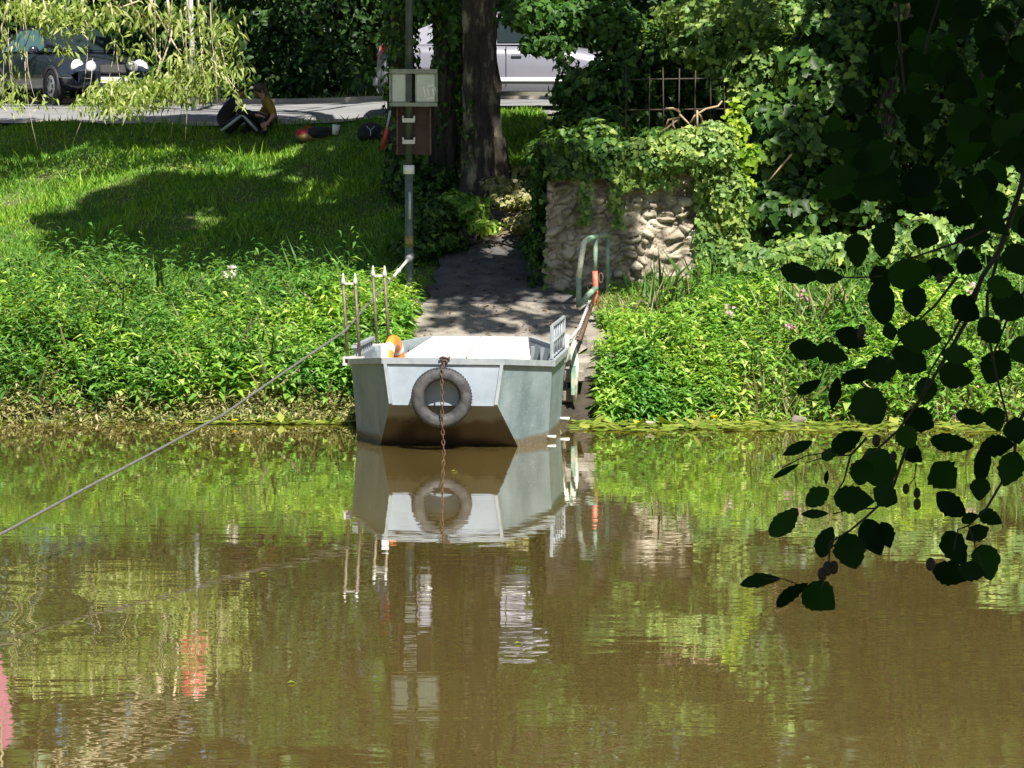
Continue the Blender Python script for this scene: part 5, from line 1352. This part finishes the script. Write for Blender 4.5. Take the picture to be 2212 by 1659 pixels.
mb = MB(); mb.ball((.065, -.05, .715), .108, 14, (1, .98, .85)); mb.ball((.12, -.02, .64), .07, 12, (.9, 1, 1.4)); mb.build("hair", M['hair'], pb, world=False)

# ---------------------------------------------------------------- belongings on the grass
def at(px, py, Y):
    return ground(px, py)
o = at(309, 142, 45.9)
bg_ = thing("shoulder_bag", "slumped red and tan cloth bag lying on the grass beside the two people", "bag", o)
mb = MB(); mb.ball(o + Vector((-.02, 0, .10)), .13, 14, (1.5, .9, .75)); mb.ball(o + Vector((.12, -.02, .08)), .09, 12, (1.1, .9, .8)); mb.build("pouch", M['tanbag'], bg_)
mb = MB(); mb.ball(o + Vector((-.06, -.005, .13)), .12, 14, (1.3, .88, .62)); mb.build("flap", M['redbag'], bg_)
mb = MB(); mb.tube([o + Vector((-.16, 0, .12)), o + Vector((-.05, .05, .24)), o + Vector((.1, .03, .2)), o + Vector((.18, 0, .08))], .012, 6); mb.build("strap", M['redbag'], bg_)
o = at(322, 138, 46.3)
bg_ = thing("coat", "crumpled black coat on the grass behind the red bag", "coat", o)
mb = MB(); mb.ball(o + Vector((0, 0, .07)), .2, 14, (1.5, .8, .5)); mb.ball(o + Vector((.2, .02, .04)), .12, 12, (1.4, .9, .5)); mb.build("cloth", M['black_cloth'], bg_)
mb = MB(); mb.ball(o + Vector((.05, -.12, .12)), .08, 10, (1.6, .5, .5)); mb.build("sleeve", M['black_cloth'], bg_)
o = at(335, 138, 46.0)
mb = MB(); mb.lathe([(0, 0), (.045, 0), (.06, .15), (.056, .15), (.042, .01), (0, .01)], o + Vector((0, 0, .05)), (.15, 0, 1), 16)
tag(mb.build("paper_cup", M['white']), "white paper cup between the coat and the backpack", "cup")
o = at(371, 141, 45.7)
bp_ = thing("backpack", "black backpack lying on the grass left of the sign pole", "backpack", o)
mb = MB(); mb.ball(o + Vector((0, 0, .14)), .19, 16, (1.05, .7, .75)); mb.ball(o + Vector((-.08, -.02, .10)), .13, 14, (1, .8, .8)); mb.ball(o + Vector((.12, -.02, .09)), .10, 14, (1, .8, .9)); mb.build("pack", M['black_cloth'], bp_)
mb = MB(); mb.tube([o + Vector((-.06, -.12, .22)), o + Vector((0, -.145, .16)), o + Vector((.06, -.12, .22))], .008, 6); mb.tube([o + Vector((0, -.145, .16)), o + Vector((.0, -.16, .08))], .008, 6); mb.build("strap", M['stripe'], bp_)
rp = thing("paddle", "slim red and white stick leaning against the brown sign board", "stick", P(383, 150, 40.2))
mb = MB(); mb.tube([P(382.5, 149, 40.2), P(386.8, 128, 40.1)], [.026, .022], 8); mb.build("red_part", M['redpole'], rp)
mb = MB(); mb.tube([P(386.8, 128, 40.1), P(390.2, 111, 40.0)], .015, 8); mb.build("shaft", M['stripe'], rp)

# road sign whose post shows between the willow twigs
X_, Yq = P(193, 60, 52.0).x, 52.0
rs = thing("road_sign", "red double road sign on a whitish post behind the willow twigs", "sign", (X_, Yq, Hf(X_, Yq)))
mb = MB(); mb.tube([(X_, Yq, Hf(X_, Yq)), (X_ - .05, Yq, 6.5)], .04, 10); mb.build("post", M['pole_white'], rs)
for z in (5.62, 6.15):
    mb = MB(); mb.lathe([(0, -.012), (.25, -.012), (.26, 0), (.25, .012), (0, .012)], (X_ - .05, Yq - .06, z), (0, -1, 0), 28); mb.build("sign_disc", M['redcloth'], rs)
X_ = -9.52
ff = thing("feather_flag", "tall magenta banner standing just outside the left edge and mirrored in the river", "flag", (X_, 52.5, Hf(X_, 52.5)))
mb = MB(); mb.tube([(X_, 52.5, Hf(X_, 52.5)), (X_, 52.5, 7.6)], .03, 8); mb.build("mast", M['pole_white'], ff)
mb = MB(); mb.plate([(X_ + .03, 52.5, 5.5), (X_ + .75, 52.5, 5.9), (X_ + .98, 52.5, 7.1), (X_ + .8, 52.5, 7.5), (X_ + .03, 52.5, 7.6)], .01); mb.build("cloth", M['magenta'], ff)

# ================================================================== FLOWERS, LILIES, SMALL THINGS AT THE WATER
def flower_plant(x, y, Y, label, petals='pink', n=3, spread=.05):
    p = Q(x, y, Y); gz = Hf(p.x, p.y)
    t = thing("flowering_plant", label, "plant", (p.x, Y, gz), group="flowering balsam plants on the bank")
    mb = MB(); mb.tube([(p.x - .03, Y, gz), (p.x, Y, (gz + p.z) / 2), p], [.008, .007, .004], 6); mb.build("stem", M['weed_stem'], t)
    L = Leaves(); k = 14; zz = gz + (p.z - gz) * rng.uniform(.2, .95, k); az = rng.uniform(0, 6.28, k)
    L.put(leaf_arrays(np.stack([p.x + 0 * az, Y + 0 * az, zz], 1), np.stack([np.cos(az), np.sin(az), .2 + 0 * az], 1), np.array([0, -.3, 1.0]) + rand_unit(k) * .2, .15, .045)); L.build("leaves", M['weed'], t)
    L = Leaves(); k = n * 5
    L.put(leaf_arrays(np.array(p) + rand_unit(k) * spread * np.array([1, .6, 1.1]), rand_unit(k), rand_unit(k) + np.array([0, -.7, .3]), .055, .045, .3, .3)); L.build("petals", M[petals], t)
M['weed_stem'] = mat("weed_stem", (.10, .16, .04), (.18, .22, .08), 10, .7)
for a in [(497, 588, 36.8, "pale pink balsam bloom standing above the weeds left of the cable guides", 'petal_white', 7, .075), (1575, 672, 36.0, "lilac pink balsam bloom alone in the middle of the right bank"), (1733, 640, 36.5, "pink balsam bloom beside another one near the dark alder leaf"), (1753, 652, 36.4, "lilac balsam bloom just right of its pink neighbour"),
          (1705, 706, 35.8, "low salmon pink balsam bloom under the paired blooms"), (2100, 625, 36.8, "pink balsam bloom seen between the hanging twigs at the far right")]:
    flower_plant(*a)
wl_ = Leaves()
def pads(n, x0, x1, y0, y1, s):
    x = rng.uniform(x0, x1, n); y = rng.uniform(y0, y1, n); k = (H(x, y) < .02); x, y = x[k], y[k]; n = len(x)
    ax = np.stack([rng.normal(size=n), rng.normal(size=n) * .6, np.abs(rng.normal(size=n)) * .06], 1); nn = np.array([0, -.05, 1.0]) + rand_unit(n) * .14
    L_ = s * rng.uniform(.5, 1.5, n)
    wl_.put(leaf_arrays(np.stack([x, y, .004 + .012 * rng.random(n)], 1), ax, nn, L_, L_ * .55, .02, -.02, .5))
pads(900, .75, 8, 33.45, 34.75, .17); pads(360, .7, 2.6, 33.6, 34.7, .17); pads(380, -3.6, -1.55, 34.2, 34.75, .15); pads(150, -9, -3.6, 34.3, 34.75, .13)
n_ = 340
x = rng.uniform(.9, 8, n_); y = rng.uniform(33.35, 34.5, n_) ; x = np.where(np.sin(x * 2.7 + y * 3) > -.35, x, x + 60)
wl_.put(leaf_arrays(np.stack([x, y, .01 + 0 * x], 1), np.stack([1 + 0 * x, rng.normal(size=n_) * .12, .02 + 0 * x], 1), np.array([0, 0, 1.0]) + rand_unit(n_) * .08, .55 * rng.uniform(.5, 1.3, n_), .03, .02, 0))
n_ = 110
x = rng.uniform(-3.6, -1.6, n_); y = rng.uniform(34.15, 34.6, n_)
wl_.put(leaf_arrays(np.stack([x, y, .01 + 0 * x], 1), np.stack([1 + 0 * x, rng.normal(size=n_) * .12, .02 + 0 * x], 1), np.array([0, 0, 1.0]) + rand_unit(n_) * .08, .5 * rng.uniform(.5, 1.3, n_), .028, .02, 0))
tag(wl_.build("water_weed", M['lily']), kind="stuff", label="yellow green lily leaves and ribbons floating along the bank")
def lily(x, y, label, m='petal_yellow', r_=.035):
    p = PZ(x * K, y * K, .05)
    t = thing("water_lily", label, "flower", (p.x, p.y, 0), group="water lily flowers along the bank")
    mb = MB(); mb.tube([(p.x, p.y, -.05), (p.x, p.y, .045)], .006, 6); mb.build("stalk", M['weed_stem'], t)
    L = Leaves(); k = 14; az = np.linspace(0, 6.28, k)
    L.put(leaf_arrays(np.array([p.x, p.y, .05]) + np.stack([np.cos(az), np.sin(az), 0 * az], 1) * .012, np.stack([np.cos(az), np.sin(az), .5 + 0 * az], 1), np.stack([-np.cos(az), -np.sin(az), 1 + 0 * az], 1), r_ * 1.5, r_ * 1.2, .2, -.2)); L.build("petals", M[m], t)
for a in [(515, 893, "large yellow water lily under the cable left of the punt"), (508, 910, "small yellow water lily just below the larger one left of the punt", 'petal_yellow', .025), (1543, 903, "yellow water lily under the hanging stalks in the middle of the right bank"), (1480, 893, "brightest yellow water lily on the right bank", 'petal_yellow', .045), (1383, 915, "yellow water lily between two white ones", 'petal_yellow', .03),
          (1405, 918, "white water lily right of the yellow bloom", 'petal_white', .04), (1363, 899, "white water lily left of the yellow bloom", 'petal_white', .035), (1665, 900, "small yellow water lily near the grey stones", 'petal_yellow', .028), (2180, 902, "yellow water lily at the far right behind the twigs", 'petal_yellow', .04)]: lily(*a)
def stone(x, y, label, d, m):
    p = PZ(x * K, y * K, .03); mb = MB(); mb.ball(p, 1, 12, d, Matrix.Rotation(random.random() * 3, 3, 'Z'))
    o = mb.build("stone", m); 
    for v in o.data.vertices: v.co += Vector(noise.noise_vector(v.co * 9)) * .02
    tag(o, label, "stone")
stone(695, 888, "whitish flat stone at the water's edge left of the punt", (.14, .09, .05), M['concrete'])
stone(1235, 845, "rubble stone beside the landing stage's lower block", (.09, .09, .07), M['concrete'])
stone(1725, 908, "grey stone at the waterline right of the lilies", (.10, .07, .06), M['concrete_wet'])
stone(1668, 902, "small grey stone near the yellow lily", (.06, .05, .04), M['concrete_wet'])
# floating leaf specks
for x, y, lab in ((560, 1240, "single pale leaf floating in the dark reflection"), (975, 1018, "tiny yellow leaf floating at the punt's waterline"), (455, 1236, "thin brown leaf floating left of the pale one"), (1110, 1390, "small leaf floating under the mirrored silver car"), (760, 1120, "leaf floating left of the mirrored tyre"), (1420, 1180, "leaf floating below the right bank's green reflection"), (620, 1475, "leaf floating near the bottom of the picture")):
    p = PZ(x * K, y * K, .006); L = Leaves(); L.put(leaf_arrays(np.array([p]), np.array([[1, .3, .05]]), np.array([[0, 0, 1.0]]), .07, .045)); tag(L.build("floating_leaf", M['lily']), lab, "leaf")

# ================================================================== FOREGROUND ALDER
AY = 7.0
al = thing("alder_tree", "dark alder whose leafy twigs hang into the right foreground", "tree", (3.4, 2.6, Hf(3.4, 2.6)))
V_, F_ = [], []
def alder_leaf(x, y, ln, wd, ang, Y=None, tilt=None):
    Y = Y or AY + random.uniform(-.35, .35); s = FPX / Y / K
    c = np.array(Q(x, y, Y)); L, W = ln / s, wd / s; a = R(ang + random.uniform(-8, 8))
    ax = np.array([math.cos(a), 0, -math.sin(a)]); sd = np.array([math.sin(a), 0, math.cos(a)])
    t = tilt if tilt is not None else random.uniform(-.6, .6)
    nr = np.array([0, -1.0, 0])
    pw = random.uniform(.72, 1.05); ex = random.uniform(.6, .95); bend = random.uniform(-.16, .16); n = 13; ts = np.linspace(0, 1, n); b0 = sum(len(v) for v in V_); rows = []
    t1, t2 = random.uniform(-.5, .5), random.uniform(.1, .5)
    for i, u in enumerate(ts):
        hw = W / 2 * (math.sin(PI * min(1, u ** pw * .985 + .012)) ** ex) * (1 + (.07 if i % 2 else -.05) + random.uniform(-.09, .07))
        mid = c + ax * (u - .5) * L + sd * bend * L * (u - .5) ** 2 + nr * (t1 * L * (u - .5) + .18 * L * (u - .5) ** 2 * 2)
        rows += [mid + sd * hw + nr * t * hw * .9 - nr * t2 * hw * .35, mid, mid - sd * hw - nr * t * hw * .9 - nr * t2 * hw * .35]
    V_.append(np.array(rows))
    for i in range(n - 1):
        k = b0 + i * 3
        for q in ((0, 3, 4, 1), (1, 4, 5, 2)): F_.append([k + j for j in q])
LV = [(1726, 592, 84, 46, 8), (1790, 598, 62, 34, 5), (1852, 541, 75, 56, 80), (1908, 519, 80, 52, 95), (1998, 510, 62, 60, 20), (2102, 513, 76, 42, 0), (1903, 600, 60, 48, 60), (1964, 592, 95, 70, -4), (2029, 578, 62, 40, 10), (2094, 570, 60, 55, 30), (1905, 654, 95, 60, 85), (1976, 648, 76, 56, 80), (2085, 668, 70, 60, 40), (2181, 659, 82, 74, 20), (2138, 713, 66, 56, 60),
      (1838, 730, 72, 48, 20), (1922, 716, 42, 32, 70), (1984, 727, 95, 70, 10), (1740, 756, 78, 46, 10), (1796, 764, 75, 50, 12), (1964, 776, 86, 66, 30), (1905, 797, 82, 60, -20), (1852, 812, 72, 34, -25), (1804, 850, 76, 26, 105), (1748, 836, 62, 26, -25), (1877, 878, 86, 80, 60), (2001, 845, 66, 46, 100), (2068, 766, 76, 42, 5), (2066, 811, 80, 62, 20), (2150, 792, 80, 70, 120), (1984, 908, 72, 60, 20), (2096, 901, 62, 38, 10),
      (1723, 968, 70, 26, -25), (1698, 1017, 62, 13, -32), (1830, 953, 80, 50, -38), (1793, 980, 42, 25, -40), (1959, 945, 56, 50, 60), (1973, 982, 46, 40, 40), (2055, 958, 92, 42, 12), (1900, 1012, 96, 84, 60), (1861, 1020, 60, 52, 100), (1785, 1031, 34, 11, 100), (1765, 1073, 60, 42, -30), (1844, 1080, 92, 62, 10), (1912, 1070, 66, 52, 30), (1695, 1129, 86, 44, -48), (1760, 1110, 60, 20, -10), (1782, 1169, 70, 44, -58), (1836, 1190, 82, 70, 75), (1884, 1160, 82, 56, 72), (1914, 1155, 66, 42, 75),
      (1642, 1253, 92, 30, -2), (1709, 1282, 86, 34, -34), (1771, 1290, 82, 74, 30), (2038, 1028, 80, 70, 50), (2052, 1090, 76, 52, 40), (2117, 1056, 52, 46, 95), (2122, 1003, 92, 36, 95), (2153, 963, 76, 50, -10), (2184, 1013, 82, 60, 100), (2094, 1119, 38, 27, -20), (2139, 1118, 56, 36, 20), (2111, 1152, 56, 36, -35), (2063, 1186, 86, 56, 60), (2131, 1214, 82, 64, 70), (2052, 1239, 86, 60, 20), (2097, 1234, 62, 42, 10),
      (1850, 380, 84, 50, 15), (1800, 415, 76, 32, 5), (1900, 325, 80, 50, -20), (2150, 905, 60, 50, 60), (2195, 930, 60, 60, 90), (2200, 560, 70, 70, 80), (2210, 480, 80, 60, 60), (2160, 620, 60, 50, 30), (2210, 760, 70, 60, 70)]
for a in LV: alder_leaf(*a)
for i in range(125):
    x = 1890 + 370 * random.random() ** .8; y = random.uniform(-60, 500)
    if x < 1960 and random.random() < .6: continue
    if y > 400 and x < 2080 and random.random() < .5: continue
    alder_leaf(x, y, random.uniform(55, 92), random.uniform(32, 64), random.uniform(-40, 110), AY + random.uniform(-.8, .8), random.uniform(-.8, .8))
for i in range(14): alder_leaf(random.uniform(1780, 1960), random.uniform(130, 470), random.uniform(70, 95), random.uniform(40, 62), random.uniform(-20, 60))
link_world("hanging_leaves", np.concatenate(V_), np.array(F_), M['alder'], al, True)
mb = MB()
def tw(pl, r0, r1, Y=AY):
    pts = [Q(x, y, Y + .04 * math.sin(i * 2.1)) for i, (x, y) in enumerate(pl)]; k = len(pts) - 1
    mb.tube(pts, [r0 + (r1 - r0) * i / k for i in range(k + 1)], 6)
tw([(2330, 150), (2230, 330), (2160, 540), (2120, 600), (2090, 690), (2050, 760), (1990, 860), (1940, 930), (1890, 975), (1840, 1005)], .0075, .002)
tw([(2068, 598), (2020, 660), (1956, 716), (1900, 800)], .0035, .0015); tw([(2125, 590), (2060, 720), (2010, 800), (1985, 870)], .0035, .0015); tw([(2160, 540), (2132, 640), (2135, 720), (2150, 800), (2175, 900), (2180, 960)], .004, .002)
tw([(1872, 946), (1838, 983), (1822, 1040), (1800, 1075)], .003, .0015); tw([(1838, 983), (1790, 985), (1740, 1000)], .002, .001); tw([(1900, 1090), (1870, 1118), (1836, 1146), (1793, 1172), (1790, 1225), (1775, 1270)], .003, .0015); tw([(1960, 960), (1930, 1050), (1895, 1095)], .004, .0025)
tw([(1979, 1003), (1976, 1031), (1982, 1090)], .0018, .001); tw([(1976, 1031), (1958, 1056)], .0014, .001); tw([(2190, 1010), (2162, 1045), (2131, 1098), (2092, 1135), (2069, 1144), (2060, 1190)], .0035, .0015); tw([(2092, 1135), (2110, 1190), (2120, 1220)], .002, .001); tw([(1722, 1262), (1690, 1250), (1650, 1250)], .0016, .001); tw([(2240, 850), (2195, 920), (2190, 1010)], .005, .0035)
tw([(2290, -40), (2212, 30), (2110, 180), (2085, 255), (2050, 300)], .006, .003); tw([(1935, -60), (1946, 120), (1960, 240)], .004, .002); tw([(1720, 575), (1800, 598), (1850, 600), (1905, 596)], .0016, .002); tw([(2045, -50), (2010, 60), (1985, 170)], .003, .002); tw([(2300, 400), (2180, 470), (2080, 520), (1960, 560)], .005, .002); tw([(2260, 560), (2180, 680), (2140, 780)], .004, .002); tw([(1690, 1010), (1740, 985), (1800, 975)], .0016, .0012); tw([(1800, 1110), (1840, 1100), (1890, 1098)], .0015, .002)
mb.build("twig", M['alder_twig'], al)
for x, y, s_ in ((1957, 1056, 1), (1981, 1065, 1), (1981, 1089, 1.1), (2010, 1219, 1.3), (1788, 1228, 1.4), (1801, 1226, 1.3), (1775, 1240, 1.2), (1893, 952, 1.2), (1930, 986, 1.0), (1862, 712, 1.1), (1859, 722, 1.0), (2030, 600, 1)):
    MB().ball(Q(x, y, AY), .011 * s_, 8, (.75, .75, 1.15)).build("cone", M['cone'], al)
bA = Vector((3.4, 2.6, Hf(3.4, 2.6))); mb = MB()
mb.tube([bA - Vector((0, 0, .3)), bA + Vector((-.05, .1, 2)), bA + Vector((-.3, .3, 4.2)), bA + Vector((-.9, .4, 6.2))], [.24, .19, .15, .09], 14)
limb(mb, bA + Vector((-.25, .25, 3.8)), Q(2330, 150, AY), .06, .01, .4); limb(mb, bA + Vector((-.2, .25, 3.4)), Q(2290, -40, AY), .05, .008, .4); limb(mb, bA + Vector((-.25, .25, 3.9)), Q(1935, -60, AY), .05, .006, .4)
limb(mb, bA + Vector((-.2, .2, 3.0)), Q(2300, 400, AY), .04, .006, .3); limb(mb, bA + Vector((-.2, .2, 2.8)), Q(2260, 560, AY), .04, .006, .3); limb(mb, bA + Vector((-.2, .2, 2.6)), Q(2240, 850, AY), .04, .006, .3)
mb.build("trunk", M['bark_dark'], al)
cr = Leaves()
cr.clump((1.9, 3.4, 6.8), (2.8, 2.6, 1.3), 6500, .16, shell=.1); cr.clump((1.6, 6.8, 6.0), (2.6, 2.6, 1.1), 6500, .16, shell=.1); cr.clump((2.9, 5.0, 5.4), (1.3, 2.6, 1.2), 3000, .16, shell=.1)
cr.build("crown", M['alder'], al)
